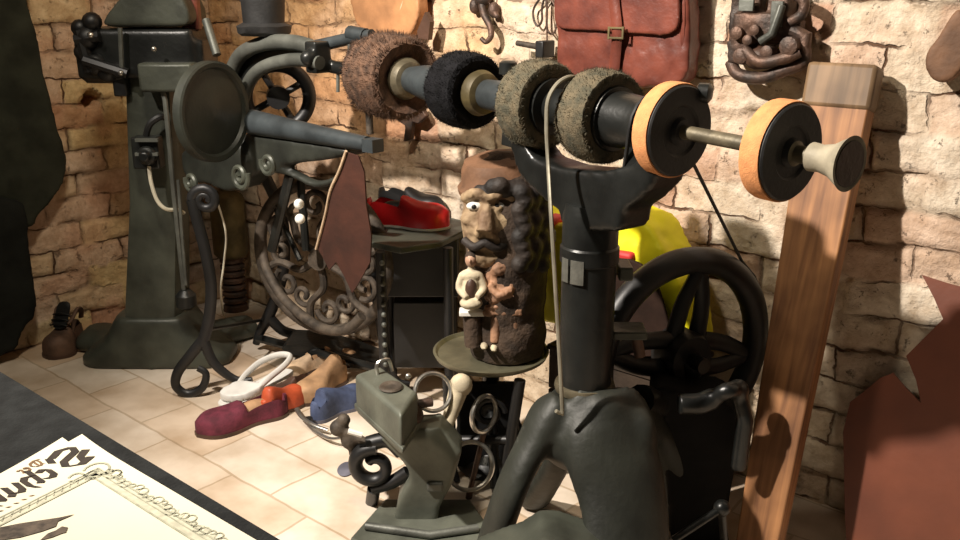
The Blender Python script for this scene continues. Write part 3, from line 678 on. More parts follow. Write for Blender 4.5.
# ================================================================== plank
pb = F(752, 566); ptp = W(842, 66, .080)
pd_ = (ptp-pb).normalized(); pw = E; pn = pd_.cross(pw).normalized()
if pn.dot(N) < 0: pn = -pn
ln = (ptp-pb).length
mb = MB(); hw0, hw1 = .050, .078
mb.add([pb+pw*s*hw0+pn*t for s in (-1, 1) for t in (.0, -.055)]+[pb+pd_*ln*k+pw*s*(hw0+(hw1-hw0)*k)+pn*t for k in (1,) for s in (-1, 1) for t in (.0, -.055)],
       [(0, 1, 3, 2), (4, 6, 7, 5), (0, 2, 6, 4), (1, 5, 7, 3), (0, 4, 5, 1), (2, 3, 7, 6)])
lo = min(p.z for p in mb.v); mb.v = [Vector((p.x, p.y, max(p.z, 0))) for p in mb.v]
o = mb.build('wooden_plank', 'plank', bevel=.004, grain=(pb, pw, pn, pd_))
mb = MB().box(ptp-pd_*.045-pn*.026, (.162, .064, .105), (pw, pn, pd_)); mb.v = [q+pw*0 for q in mb.v]
mb.build('end_block', 'plank_end', o, bevel=.010, grain=(pb, pw, pn, pd_))['label'] = 'grey-brown wooden block at the top end'; tag(o, 'long worn orange-brown wooden plank leaning against the brick wall', 'plank')

# ================================================================== things hanging on the back wall
def wbox(mb, u0, v0, u1, v1, o0, o1):
    c_ = W((u0+u1)/2, (v0+v1)/2, (o0+o1)/2); k = px(c_, 1)
    du = (W(u1, (v0+v1)/2, o0)-W(u0, (v0+v1)/2, o0)).length
    return mb.box(c_, (du, abs(o1-o0), abs(v1-v0)*k*1.03), (E, N, Z))
# satchel
c0 = W(622, 20, .02)
sat = thing('leather_satchel', W(622, 80, .02), 'maroon-brown leather satchel with flap and centre strap hanging on the wall', 'bag')
mb = MB().prism(smoothpoly([W(u, v, .095) for u, v in ((556, -34), (620, -36), (684, -36), (688, 0), (688, 40), (684, 80), (650, 88), (600, 84), (560, 78), (557, 40))], 3), N*-.068)
mb.build('body', 'leather_satchel', sat, remesh=.008, smooth=5, nz=(.004, 14))
mb = MB().prism(smoothpoly([W(u, v, .100) for u, v in ((556, -36), (600, -38), (650, -38), (681, -36), (681, 0), (680, 25), (668, 35), (645, 34), (600, 31), (566, 29), (557, 22), (556, 0))], 3), N*.012)
mb.build('flap', 'leather_satchel', sat, remesh=.005, smooth=3)
mb = MB().tube(smoothpath([W(613, -35, .117), W(614, 0, .119), W(617, 30, .119), W(616, 48, .108), W(614, 70, .104)], 5), px(c0, 6), 8, up=N, flat=.35)
mb.build('strap', 'leather_satchel', sat)
mb = MB(); wbox(mb, 609, 27, 623, 29, .122, .128); wbox(mb, 609, 37, 623, 39, .122, .128); wbox(mb, 608, 27, 610, 39, .122, .128); wbox(mb, 622, 27, 624, 39, .122, .128)
mb.build('buckle', 'brassdull', sat, bevel=.001)
mb = MB(); 
for i in range(4):
    u = 682+i*3.2; mb.tube(smoothpath([W(u, -34, .085-i*.018), W(u+2, 10, .09-i*.018), W(u, 60, .085-i*.018), W(u-2, 78, .08-i*.018)], 4), .009, 8)
mb.build('side_gusset', 'leather_satchel', sat)
mb = MB().tube(smoothpath([W(560, -30, .06), W(565, -60, .05), W(622, -80, .035), W(680, -60, .05), W(686, -30, .06)], 6), .012, 8, flat=.4, up=N)
mb.build('shoulder_strap', 'leather_satchel', sat)
# iron hook
hk = thing('iron_hook', W(483, 44, .02), 'small dark wrought iron hook on pale brick above the shaft', 'hook')
k = px(W(483, 20), 1)
mb = MB().tube(smoothpath([W(481, -2, .03), W(484, 14, .035), W(490, 26, .04), W(491, 36, .045), W(486, 42, .05), W(481, 38, .055)], 6), [4.2*k, 4*k, 2*k], 10)
mb.build('hook', 'rust', hk)
mb = MB().ball(W(475, 6, .025), (6*k, 5*k, 8*k)); mb.ball(W(494, 10, .025), (6*k, 5*k, 8*k)); mb.ball(W(483, -2, .03), (9*k, 6*k, 8*k)); mb.ball(W(497, 16, .03), 3*k)
mb.build('back_plate', 'rust', hk, remesh=.005, smooth=1)
# wire loops
for (u0, u1, vb, lab) in ((534, 542, 26, 'thin rusty wire loop hanging on the wall, farther from the satchel'), (547, 556, 34, 'thin rusty wire loop hanging on the wall right beside the satchel')):
    mb = MB().tube(smoothpath([W(545, -8, .03), W(u0, 8, .03), W(u0, vb-6, .03), W((u0+u1)/2, vb, .03), W(u1, vb-6, .03), W(u1, 8, .03), W(546, -8, .03)], 6), 1.1*k, 6)
    tag(mb.build('wire_loop', 'rust'), lab, 'wire', 'wire loops on the wall')
# small hammer on the wall
hm = thing('small_hammer', W(535, 50, .03), 'small dark hammer lying level on the wall beneath the wire loops', 'hammer')
MB().tube([W(517, 43, .06), W(545, 48, .06)], [2.6*k, 3*k], 10).build('handle', 'dusty', hm)
mb = MB(); wbox(mb, 541, 41, 549, 57, .03, .09); mb.build('hammer_head', 'black', hm, bevel=.004)
MB().tube([W(547, 40, .05), W(547, -8, .03)], .8*k, 6).build('hanging_wire', 'rust', hm)
# orange leather uppers at the top
lu = thing('leather_boot_upper', W(395, 34, .02), 'orange-tan leather boot upper with laces hung high on the wall', 'leather')
mb = MB().prism(smoothpoly([W(u, v, .03) for u, v in ((362, -30), (420, -30), (428, 0), (428, 16), (418, 36), (396, 38), (372, 30), (362, 8))], 3), N*.05)
mb.build('upper', 'leather_orange', lu, remesh=.007, smooth=4)
MB().prism([W(u, v, .08) for u, v in ((425, 12), (430, 22), (428, 40), (418, 38), (417, 31))], N*-.02).build('heel_tab', 'leather_dark', lu)
mb = MB().tube(smoothpath([W(397, -10, .072), W(402, 4, .074), W(404, 20, .072)], 4), 1.6*k, 6); mb.tube(smoothpath([W(407, -10, .072), W(402, 6, .076), W(399, 16, .072), W(402, 24, .07)], 4), 1.6*k, 6)
mb.build('laces', 'rawedge', lu)
# scraps under the brown brush
ls = MB().prism([W(u, v, .05) for u, v in ((396, 108), (420, 106), (426, 116), (418, 124), (412, 122), (410, 140), (403, 142), (405, 126), (396, 120))], N*-.02)
tag(ls.build('leather_scrap', 'rust', bevel=.004), 'ragged brown leather scrap on the wall below the shaggy brush', 'leather')
# rusty mechanism
rm = thing('rusty_mechanism', W(768, 80, .02), 'rusty old iron mechanism hanging on the wall right of the satchel', 'machine part')
mb = MB(); wbox(mb, 733, -14, 762, 44, .02, .06); wbox(mb, 736, 14, 778, 40, .03, .085); wbox(mb, 770, -14, 792, 30, .02, .07); wbox(mb, 732, 42, 752, 62, .02, .08); wbox(mb, 776, 20, 802, 40, .02, .06)
mb.build('frame', 'rust', rm, remesh=.006, smooth=1, nz=(.006, 24))
mb = MB().tube(smoothpath([W(731, 62, .06), W(738, 74, .07), W(760, 78, .07), W(785, 70, .07), W(803, 62, .06), W(805, 48, .06)], 6), 5*k, 10); mb.tube(smoothpath([W(745, 50, .09), W(760, 62, .095), W(785, 58, .09), W(800, 52, .08)], 5), 4.5*k, 10)
mb.tube(smoothpath([W(785, -10, .07), W(803, 0, .07), W(802, 14, .07), W(790, 22, .07)], 5), 4*k, 10); mb.tube([W(792, 30, .06), W(806, 36, .06), W(803, 56, .06)], 5*k, 10)
mb.build('curved_bar', 'rust', rm)
mb = MB(); wbox(mb, 739, 0, 754, 11, .07, .078); wbox(mb, 771, 2, 783, 26, .075, .085); mb.tube([W(782, 5, .09), W(772, 34, .095), W(760, 42, .095)], 3.5*k, 8)
mb.build('pale_plate', 'irongrey', rm, bevel=.002)['label'] = 'paler worn steel plate'
mb = MB()
for (u, v, r) in ((738, 33, 5), (756, 30, 4), (742, 56, 6), (790, 46, 7), (768, 52, 5), (749, 40, 4)): mb.lathe([(r*k, -.02), (r*k, .012), (r*.5*k, .016)], W(u, v, .088), N, 14)
mb.build('bolt', 'rust', rm)
mb = MB().ball(W(764, 58, .06), (16*k, 10*k, 9*k)); mb.ball(W(792, 60, .05), (14*k, 9*k, 8*k)); mb.noise(.006, 30).build('gear_case', 'leather_dark', rm)
# leather last / sole hanging
ll = MB().prism(smoothpoly([W(u, v, .02) for u, v in ((966, 8), (978, 30), (974, 56), (962, 74), (950, 82), (938, 78), (931, 66), (932, 52), (944, 36), (956, 16))], 3), N*.05)
tag(ll.build('shoe_last', 'leather_tan' if 0 else 'hat', remesh=.007, smooth=5), 'brown rounded shoe last hanging on the wall beside the leaning plank', 'shoe last')
# big hide
h0 = W(930, 276, .015); hb_ = F(850, 548); hn = (hb_-h0).cross(E).normalized()
if hn.dot(N) < 0: hn = -hn
hp_ = [(922, 275), (934, 279), (950, 284), (980, 292), (1010, 330), (1020, 420), (1010, 590), (960, 592), (900, 572), (846, 551), (845, 520), (844, 470), (843, 432), (850, 402), (866, 390), (880, 378), (893, 373), (906, 388), (921, 403), (916, 380), (906, 356), (924, 338), (943, 319), (934, 298)]
mb = MB().prism([hit(u, v, h0, hn) for u, v in hp_], hn*-.006)
mb.v = [Vector((p.x, p.y, max(.002, p.z))) for p in mb.v]
tag(mb.build('leather_hide', 'leather_hide'), 'large red-brown leather hide with pointed cut-outs leaning against the wall', 'leather')

# ================================================================== shade at the left edge built as a solid, black cloth below
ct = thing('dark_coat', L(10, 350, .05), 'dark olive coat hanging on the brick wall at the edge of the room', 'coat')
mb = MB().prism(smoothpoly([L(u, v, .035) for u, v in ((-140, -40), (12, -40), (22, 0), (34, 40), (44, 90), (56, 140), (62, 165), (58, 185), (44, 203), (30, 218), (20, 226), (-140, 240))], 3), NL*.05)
mb.build('sleeve', 'coat', ct, remesh=.012, smooth=4, nz=(.008, 7))  # no real sleeve: the soft wall shade built as a solid shape
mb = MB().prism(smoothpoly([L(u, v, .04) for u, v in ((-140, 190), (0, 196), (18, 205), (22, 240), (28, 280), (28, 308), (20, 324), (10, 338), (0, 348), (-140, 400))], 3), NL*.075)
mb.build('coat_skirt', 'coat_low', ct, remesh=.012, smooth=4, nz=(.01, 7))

# ================================================================== yellow bag on a crate
YO = .15
yb0 = W(630, 342, YO)
zt = .385
cy_ = W(630, 342, YO+.03)
cr = thing('wooden_crate', (yb0.x, yb0.y, 0), 'dark wooden crate behind the flywheel under the yellow bag', 'crate')
for i in range(3): MB().box(Vector((cy_.x, cy_.y, .062+i*.123)), (.38, .25, .118), (E, N, Z)).build('side_boards', 'crate', cr, bevel=.003)
MB().box(Vector((cy_.x, cy_.y, zt-.009)), (.39, .26, .016), (E, N, Z)).build('lid', 'crate', cr, bevel=.003)
yw = thing('yellow_bag', (yb0.x, yb0.y, zt), 'bright yellow plump bag with red and white trim behind the machine column', 'bag')
mb = MB()
out = [(541, 205), (552, 198), (575, 215), (620, 210), (645, 203), (668, 210), (682, 226), (694, 250), (708, 282), (715, 312), (716, 334), (700, 343), (660, 345), (600, 345), (560, 345), (544, 338), (541, 300), (543, 260)]
mb.prism(smoothpoly([W(u, v, YO-.075) for u, v in out], 3), N*.15)
mb.v = [Vector((p.x, p.y, max(p.z, zt+.012))) for p in mb.v]
mb.build('bag_body', 'yellow', yw, remesh=.011, smooth=14, nz=(.012, 9))
mb = MB(); wbox(mb, 618, 248, 640, 258, YO, YO+.095); mb.build('trim_patch', 'redtrim', yw, bevel=.01)['label'] = 'red patch'
mb = MB(); wbox(mb, 546, 216, 560, 234, YO, YO+.085); mb.build('trim_patch', 'redtrim', yw, bevel=.01)['label'] = 'red patch'
mb = MB(); wbox(mb, 553, 226, 562, 240, YO, YO+.09); mb.build('trim_band', 'whitetrim', yw, bevel=.01)['label'] = 'white patch'

mb = MB().prism(smoothpoly([W(u, v, YO+.112) for u, v in ((600, 266), (622, 258), (640, 262), (655, 275), (664, 300), (672, 330), (676, 352), (640, 356), (600, 356))], 2), N*.012)  # made-up dark panel in place of the shade behind the flywheel
mb.v = [Vector((p.x, p.y, max(p.z, zt+.002))) for p in mb.v]
tag(mb.build('leather_sheet', 'sheet', bevel=.003), 'very dark brown leather sheet standing before the yellow bag behind the flywheel', 'leather')

# ================================================================== tray stool and carved log
ty = 2.38
tc_ = P(491, 353, ty); tk = px(tc_, 1)
st = thing('round_tray_stool', (tc_.x, ty, 0), 'round olive metal tray stool carrying the carved wooden figure', 'stool')
MB().lathe([(4*tk, -.012), (50*tk, -.012), (56*tk, -.002), (58*tk, .010), (55.5*tk, .012), (53*tk, .002), (4*tk, 0)], tc_, Z, 56).build('tray', 'pewter', st)
MB().lathe([(.09, 0), (.10, .01), (.06, .04), (.028, .07), (.024, tc_.z-.06), (.05, tc_.z-.013)], Vector((tc_.x, ty, 0)), Z, 28).build('pedestal', 'iron', st)
for i in range(3):
    a = .6+2*PI*i/3; d_ = Vector((math.cos(a), math.sin(a), 0)); b_ = Vector((tc_.x, ty, 0))
    MB().tube(smoothpath([b_+Z*.2, b_+d_*.07+Z*.16, b_+d_*.11+Z*.07, b_+d_*.15+Z*.012], 5), .014, 10).build('leg', 'iron', st)
lg = thing('carved_log_figure', (tc_.x+.006, ty, tc_.z), 'carved log with bearded face and brown hat standing on the round tray', 'carving')
def T_(u, v, dy=0): return P(u, v, ty+dy)
LR = 40*tk
lx = T_(507, 300).x
zt_ = lambda v: T_(505, v).z
# trunk
mb = MB().lathe([(LR*.9, tc_.z+.003), (LR*.98, tc_.z+.05), (LR*.95, zt_(310)), (LR*1.0, zt_(262)), (LR*1.02, zt_(235)), (LR*1.0, zt_(200)), (LR*.9, zt_(172)), (LR*.7, zt_(158)), (LR*.3, zt_(150))], Vector((lx, ty, 0)), Z, 40).noise(.006, 16)
mb.v = [Vector((p.x, p.y, max(p.z, tc_.z+.002))) for p in mb.v]
mb.build('trunk', 'bark', lg, remesh=.006, smooth=1, nz=(.006, 14))
fy = -LR*.80
mb = MB().ball(T_(490, 222, -LR*.45), (27*tk, LR*.62, 46*tk)); mb.tube(smoothpath([T_(488, 202, fy-.012), T_(486, 216, fy-.03), T_(484, 232, fy-.045)], 4), [4.5*tk, 8*tk], 12); mb.ball(T_(478, 233, fy-.025), 5*tk); mb.ball(T_(492, 233, fy-.025), 5*tk)
mb.ball(T_(471, 219, fy+.012), (10*tk, 9*tk, 8*tk)); mb.ball(T_(503, 220, fy), (11*tk, 9*tk, 8*tk)); mb.tube(smoothpath([T_(464, 199, fy+.02), T_(476, 193, fy-.015), T_(488, 198, fy-.02), T_(502, 192, fy-.02), T_(516, 200, fy)], 5), 5*tk, 10)
mb.ball(T_(486, 256, fy+.01), (20*tk, 12*tk, 11*tk))
mb.build('face', 'carve', lg, remesh=.004, smooth=2, nz=(.004, 40))
for (u, v) in ((475, 206), (498, 205)):
    e_ = MB().ball(T_(u, v, fy-.006), (8*tk, 5*tk, 4.2*tk)).build('eye', 'whitetrim', lg); e_['label'] = 'white painted eye'
    MB().ball(T_(u-1, v+1, fy-.006-4.4*tk), (2.4*tk, 1.4*tk, 2.4*tk)).build('pupil', 'black', e_)
mb = MB().tube(smoothpath([T_(464, 240, fy), T_(474, 247, fy-.022), T_(485, 243, fy-.03), T_(497, 248, fy-.024), T_(512, 240, fy)], 5), [4*tk, 6*tk, 4*tk], 10)
mb.build('moustache', 'hair', lg)
mb = MB()
for i in range(10): mb.ball(T_(482+i*6, 186+4*math.sin(i*1.9)+abs(i-4)*1.5, fy-.022+abs(i-3)*.009), (9*tk, 9*tk, 8*tk), n=10)
for k_ in range(3):
    for i in range(9): mb.ball(T_(522+k_*10+3*math.sin(i*2.1+k_), 192+i*9, fy-.020+k_*.026), (8.5*tk, 9*tk, 9*tk), n=10)
mb.build('curly_hair', 'hair', lg, remesh=.005, smooth=2)
hc = T_(501, 186, 0)
MB().lathe([(LR*.6, 0), (LR*1.0, -.004), (LR*1.02, .008), (LR*.92, .02), (LR*.90, .05), (LR*.80, .075), (LR*.45, .088), (LR*.1, .09)], hc, Vector((-.10, -.08, 1)).normalized(), 36).noise(.006, 14).build('hat', 'hat', lg)
# reliefs
mb = MB().ball(T_(504, 284, fy+.02), (22*tk, 15*tk, 32*tk)); mb.box(T_(503, 308, fy+.01), (36*tk, 20*tk, 9*tk)); mb.ball(T_(500, 268, fy-.01), (8*tk, 8*tk, 9*tk)); mb.tube([T_(490, 284, fy-.01), T_(498, 296, fy-.03), T_(512, 292, fy-.02)], 5*tk, 10); mb.ball(T_(530, 282, fy+.05), (12*tk, 14*tk, 26*tk)); mb.ball(T_(528, 262, fy+.03), 7*tk)
mb.build('relief', 'terracotta', lg, remesh=.004, smooth=2, nz=(.006, 40))
mb = MB().tube([T_(496, 312, fy), T_(495, 342, fy-.01)], 5*tk, 10); mb.tube([T_(514, 312, fy), T_(514, 340, fy)], 6*tk, 10); mb.tube([T_(528, 305, fy+.03), T_(528, 340, fy+.02)], 6*tk, 10)
mb.build('relief_legs', 'terracotta', lg, remesh=.004, smooth=1)
mb = MB().box(T_(472, 312, fy+.01), (24*tk, 14*tk, 5*tk)); mb.build('ledge', 'whitetrim', lg, bevel=.003)
MB().tube([T_(472, 315, fy+.02), T_(474, 345, fy+.02)], 9*tk, 12).build('ledge_post', 'bark', lg)
mb = MB()
for (u, v) in ((484, 346), (494, 348)): mb.ball(T_(u, v, fy-.02), (3.6*tk, 7*tk, 3*tk), n=10)
mb.v = [Vector((p.x, p.y, max(p.z, tc_.z+.002))) for p in mb.v]
mb.build('carved_shoes', 'cream', lg)
# little cobbler figure, part of the carving
fg = MB().ball(T_(471, 286, fy-.01), (9*tk, 7*tk, 16*tk)); fg.ball(T_(471, 275, fy-.01), (11*tk, 6.5*tk, 6*tk)); fg.ball(T_(471, 303, fy-.025), (11*tk, 10*tk, 6*tk)); fg.tube(smoothpath([T_(463, 274, fy-.01), T_(459, 288, fy-.015), T_(467, 298, fy-.04)], 4), [4*tk, 3*tk], 10); fg.tube(smoothpath([T_(479, 275, fy-.01), T_(484, 288, fy-.015), T_(477, 297, fy-.04)], 4), [4*tk, 3*tk], 10)
fg.tube([T_(471, 272, fy-.01), T_(471, 264, fy-.01)], 3*tk, 8); fo = fg.build('figurine', 'cream', lg, remesh=.0035, smooth=1); fo['label'] = 'little carved cobbler in a pale shirt'
hd = MB().ball(T_(471, 260, fy-.01), (5.6*tk, 6*tk, 7*tk)); hd.ball(T_(470, 261, fy-.01-6*tk), (1.2*tk, 1.6*tk, 2*tk), n=8); hd.build('figurine_head', 'skin', fo)
MB().ball(T_(471.5, 256, fy-.006), (6*tk, 6*tk, 5*tk)).build('figurine_hair', 'bark', fo)
MB().ball(T_(471, 290, fy-.022), (6*tk, 5*tk, 12*tk)).build('figurine_apron', 'leather_dark', fo)

# ================================================================== bench with red shoe
by = 2.85
ba = P(416, 232, by); bk = px(ba, 1)
bn = thing('low_work_bench', (ba.x, by, 0), 'low dark iron bench with studded legs carrying the red shoe', 'bench')
top = [P(u, v, by) for u, v in ((362, 247), (470, 226))]
bl = [F(0, 0)]  # unused
zb = ba.z
def onz(u, v, z): return F(u, v, z)
tp = [onz(u, v, zb) for u, v in ((362, 240), (400, 248), (440, 242), (470, 228), (466, 218), (420, 210), (374, 216))]
MB().prism(tp, Vector((0, 0, -.02))).build('bench_top', 'irongreen', bn, bevel=.004)
cx_ = sum((p for p in tp), Vector())/len(tp)
for (u, v) in ((380, 246), (448, 242), (452, 224), (388, 222)):
    q = onz(u, v, zb); MB().tube([q-Z*.018, Vector((q.x, q.y, 0))], .016, 10).build('leg', 'black', bn)
MB().box(Vector((cx_.x, cx_.y, zb-.12)), (.26, .14, .20)).build('drawer_box', 'black', bn, bevel=.005)
MB().box(Vector((cx_.x+.01, cx_.y-.0, zb-.36)), (.20, .12, .24)).build('under_shelf', 'black', bn, bevel=.005)
mb = MB()
for i in range(13):
    q = onz(382, 246, zb); mb.ball(Vector((q.x, q.y-.017, zb-.05-i*.034)), .009, n=8)
mb.build('studs', 'irongrey', bn)

# ================================================================== shoes
def shoe(name, pos, head, ln, label, cat, mu, ms=None, hgt=.32, opening=.5, width=.36, heel=.0, roll=0, liner=None, collar=.0, toe=.5, group=None, sole=.012):
    """pos: centre of the sole on its surface; head: angle of the toe direction; ln: length"""
    t = thing(name, pos, label, cat, group)
    R_ = Matrix.Rotation(head, 3, 'Z') @ Matrix.Rotation(roll, 3, 'X')
    pos = Vector(pos)
    mb = MB(); ns, nn = 26, 25; lin = MB(); vs = []
    def wid(s): return ln*width*.5*(.62+.38*sm(.25, .72, s)-.12*math.exp(-((s-.42)/.14)**2))*(1-max(0, (s-.72)/.28)**2.6*.82)*(1-max(0, (.16-s)/.16)**2.2*.6)
    def hei(s): return ln*hgt*(1-.45*sm(.12, .72, s)+collar*sm(.45, .0, s)) * (1-max(0, (s-.8)/.2)**2.2*(1-toe*.7)) * (.6+.4*sm(.0, .14, s))
    for i in range(ns):
        s = i/(ns-1); w = wid(s); h = hei(s); op = sm(.03, .09, s)*(1-sm(opening-.05, opening+.03, s))
        lift = heel*ln*(1-sm(.2, .6, s))
        for k in range(nn):
            a = PI*k/(nn-1); c_, sn = math.cos(a), math.sin(a)
            y = w*(abs(c_)**.62)*(1 if c_ >= 0 else -1); z = h*(sn**.72)
            inner = sm(.42, .60, sn)
            if op > 0:
                tz = h*.9*(1-.9*inner) + .004
                if inner > 0: z = z*(1-op)+op*(tz if inner > .02 else z)
                y = y*(1-op*inner*.0)
            vs.append(Vector(((s-.5)*ln, y, z+sole+lift)))
    fs = [(i*nn+k, i*nn+k+1, (i+1)*nn+k+1, (i+1)*nn+k) for i in range(ns-1) for k in range(nn-1)]
    fs += [(i*nn, (i+1)*nn, (i+1)*nn+nn-1, i*nn+nn-1) for i in range(ns-1)]
    fs += [tuple(range(nn)), tuple(reversed(range((ns-1)*nn, ns*nn)))]
    mb.add(vs, fs); mb.v = [pos+R_ @ p for p in mb.v]
    mb.build('upper', mu, t, ang=60)
    if ms:
        sb = MB(); lo = []; n = 40
        poly = [Vector(((s-.5)*ln*1.02, wid(s)*1.06, heel*ln*(1-sm(.2, .6, s)))) for s in [i/20 for i in range(21)]]
        poly = poly+[Vector((p.x, -p.y, p.z)) for p in reversed(poly)]
        m_ = len(poly); h_ = m_//2
        sb.v = [p for p in poly]+[p+Z*sole for p in poly]; sb.f = []
        for i in range(h_-1): sb.f += [(i, i+1, m_-2-i, m_-1-i), (m_+i, 2*m_-1-i, 2*m_-2-i, m_+i+1)]
        sb.f += [(i, (i+1) % m_, (i+1) % m_+m_, i+m_) for i in range(m_)]
        sb.v = [pos+R_ @ p for p in sb.v]; sb.build('sole', ms, t)
        if heel: 
            hb2 = MB().box(Vector((-.38*ln, 0, heel*ln*.5)), (ln*.2, ln*width*.5, heel*ln)); hb2.v = [pos+R_ @ p for p in hb2.v]; hb2.build('heel', ms, t, bevel=.004)
    if liner:
        li = MB().ball(Vector((-.14*ln+.0, 0, sole+.012)), (ln*.27, ln*width*.27, ln*hgt*.5)); li.v = [pos+R_ @ p for p in li.v]; li.build('lining', liner, t)
    return t, R_, pos
def hd(u0, v0, u1, v1, z=0):
    a, c = F(u0, v0, z), F(u1, v1, z); return math.atan2(c.y-a.y, c.x-a.x)
# red shoe and black shoe on the bench
p = onz(408, 226, zb); p.z = zb+.001
rs, R_, pp = shoe('red_shoe', p, hd(380, 236, 446, 240, zb), .285, 'bright red leather shoe standing on the low bench', 'shoe', 'red', 'white', .46, .42, .42, toe=1.0, sole=.008, liner='black')
p2 = onz(412, 215, zb); p2.z = zb+.001
shoe('black_shoe', p2, hd(384, 214, 440, 222, zb), .27, 'black leather shoe behind the red shoe on the low bench', 'shoe', 'black', 'rubber', .44, .42, .36, toe=.8)
# old boot by the wall
pbt = F(66, 350); bh = math.atan2(-.95, -.1)
bt, R_, pp = shoe('old_brown_boot', pbt, bh, .20, 'old scuffed brown boot standing by the wall left of the pedestal machine', 'boot', 'boot', 'leather_dark', .66, .45, .60, toe=.9)
mb = MB()
for s in (-1, 1): mb.tube(smoothpath([pp+R_ @ Vector(q) for q in ((-.10, s*.02, .10), (-.085, s*.035, .135), (-.05, s*.040, .155), (-.015, s*.034, .125), (.01, s*.026, .112))], 5), .012, 8, flat=.6)
mb.build('collar', 'boot', bt, remesh=.005, smooth=2)
MB().prism(smoothpoly([pp+R_ @ Vector(q) for q in ((.025, -.022, .105), (.025, .022, .105), (-.01, .028, .15), (-.03, .02, .182), (-.03, -.02, .182), (-.01, -.028, .15))], 3), R_ @ Vector((-.006, 0, .003))).build('tongue', 'black', bt)
mb = MB()
for x, z in ((.02, .118), (.006, .134), (-.008, .152)): mb.tube([pp+R_ @ Vector((x+.004, -.034, z-.006)), pp+R_ @ Vector((x+.012, 0, z+.004)), pp+R_ @ Vector((x+.004, .034, z-.006))], .0035, 6)
mb.build('laces', 'black', bt)
# floor pile
shoe('plum_slipper', F(243, 424), hd(290, 404, 202, 426), .30, 'plum suede slipper lying in front of the shoe pile', 'slipper', 'purple', 'leather_dark', .34, .47, .42, liner='tan_sole', toe=.95)
ot, R_, pp = shoe('orange_red_shoe', F(284, 410), hd(262, 420, 300, 398), .20, 'orange-red leather shoe tucked against the plum slipper heel', 'shoe', 'redorange', 'leather_dark', .50, .10, .45, toe=.95)
wsn = F(254, 392)
ws = thing('white_sandal', wsn, 'white leather sandal with open loop strap on top of the shoe pile', 'sandal')
ws_h = hd(238, 392, 278, 362)
wd = Vector((math.cos(ws_h), math.sin(ws_h), 0)); wp_ = Vector((-wd.y, wd.x, 0))
a_ = F(236, 398, .03); b_ = F(282, 372, .06)
def wloc(s, w, z): return a_.lerp(b_, s)+wp_*w+Z*z
mb = MB().prism(smoothpoly([wloc(s, w, 0) for s, w in ((-.25, .01), (-.1, .045), (.3, .045), (.7, .03), (1.05, .035), (1.15, 0), (1.05, -.035), (.7, -.03), (.3, -.045), (-.1, -.045))], 3), Vector((0, 0, -.014)))
mb.build('sole', 'white', ws, bevel=.003)
MB().prism(smoothpoly([wloc(s, w, .03) for s, w in ((-.2, .0), (-.05, .05), (.32, .05), (.36, 0), (.32, -.05), (-.05, -.05))], 3), Vector((0, 0, -.028))).build('vamp', 'white', ws, remesh=.006, smooth=4)
mb = MB().tube(smoothpath([wloc(s, w, z) for s, w, z in ((.30, .04, .02), (.5, .048, .035), (.8, .048, .05), (1.05, .028, .055), (1.12, 0, .055), (1.05, -.028, .055), (.8, -.048, .05), (.5, -.045, .035), (.32, -.04, .02))], 5), .0095, 10, flat=1.3)
mb.build('loop_strap', 'white', ws)
shoe('tan_shoe', F(322, 392), hd(346, 372, 302, 398), .26, 'tan leather shoe behind the blue shoe in the floor pile', 'shoe', 'tan_sole', 'leather_dark', .40, .14, .42, toe=.95)
shoe('blue_shoe', F(340, 410), hd(312, 414, 362, 390), .24, 'blue suede shoe between tan shoe and iron floor machine', 'shoe', 'blue', 'greyblue', .40, .14, .44, toe=.95)
shoe('brown_shoe', F(292, 396), hd(306, 388, 276, 398), .16, 'dark brown shoe behind the orange-red shoe', 'shoe', 'leather_dark', 'leather_dark', .5, .4, .42, toe=.9)
shoe('beige_shoe', F(332, 366), hd(312, 366, 356, 360), .19, 'beige shoe under the treadle behind the tan shoe', 'shoe', 'tan_sole', 'leather_dark', .45, .35, .42, toe=.9)
shoe('olive_shoe', F(306, 372), hd(322, 366, 286, 376), .18, 'pale khaki shoe beside the white sandal strap', 'shoe', 'rawedge', 'leather_dark', .40, .38, .42, toe=.9)
# pincers
pz = .02
pi_ = thing('steel_pincers', F(316, 424), 'bright steel pincers lying between plum slipper and iron floor machine', 'tool')
mb = MB().tube(smoothpath([F(297, 409, pz+.02), F(302, 417, pz+.012), F(314, 425, pz+.006), F(328, 430, pz)], 5), [.009, .006], 10, flat=.7); mb.build('jaw_handle', 'steel', pi_)
mb = MB().tube(smoothpath([F(300, 413, pz), F(312, 428, pz-.006), F(328, 438, pz), F(342, 438, pz+.02)], 5), [.008, .006], 10, flat=.7); mb.build('lower_handle', 'steel', pi_)
MB().lathe([(.012, -.01), (.014, 0), (.012, .012)], F(309, 421, pz), Z, 16).build('rivet', 'iron', pi_)
o = MB().lathe([(.035, 0.001), (.042, .004), (.035, .008)], F(346, 470, 0), Z, 24, squash=.6).build('leather_disc', 'greyblue'); tag(o, 'slate grey leather scrap lying on the tiles beside the black scroll foot', 'leather')

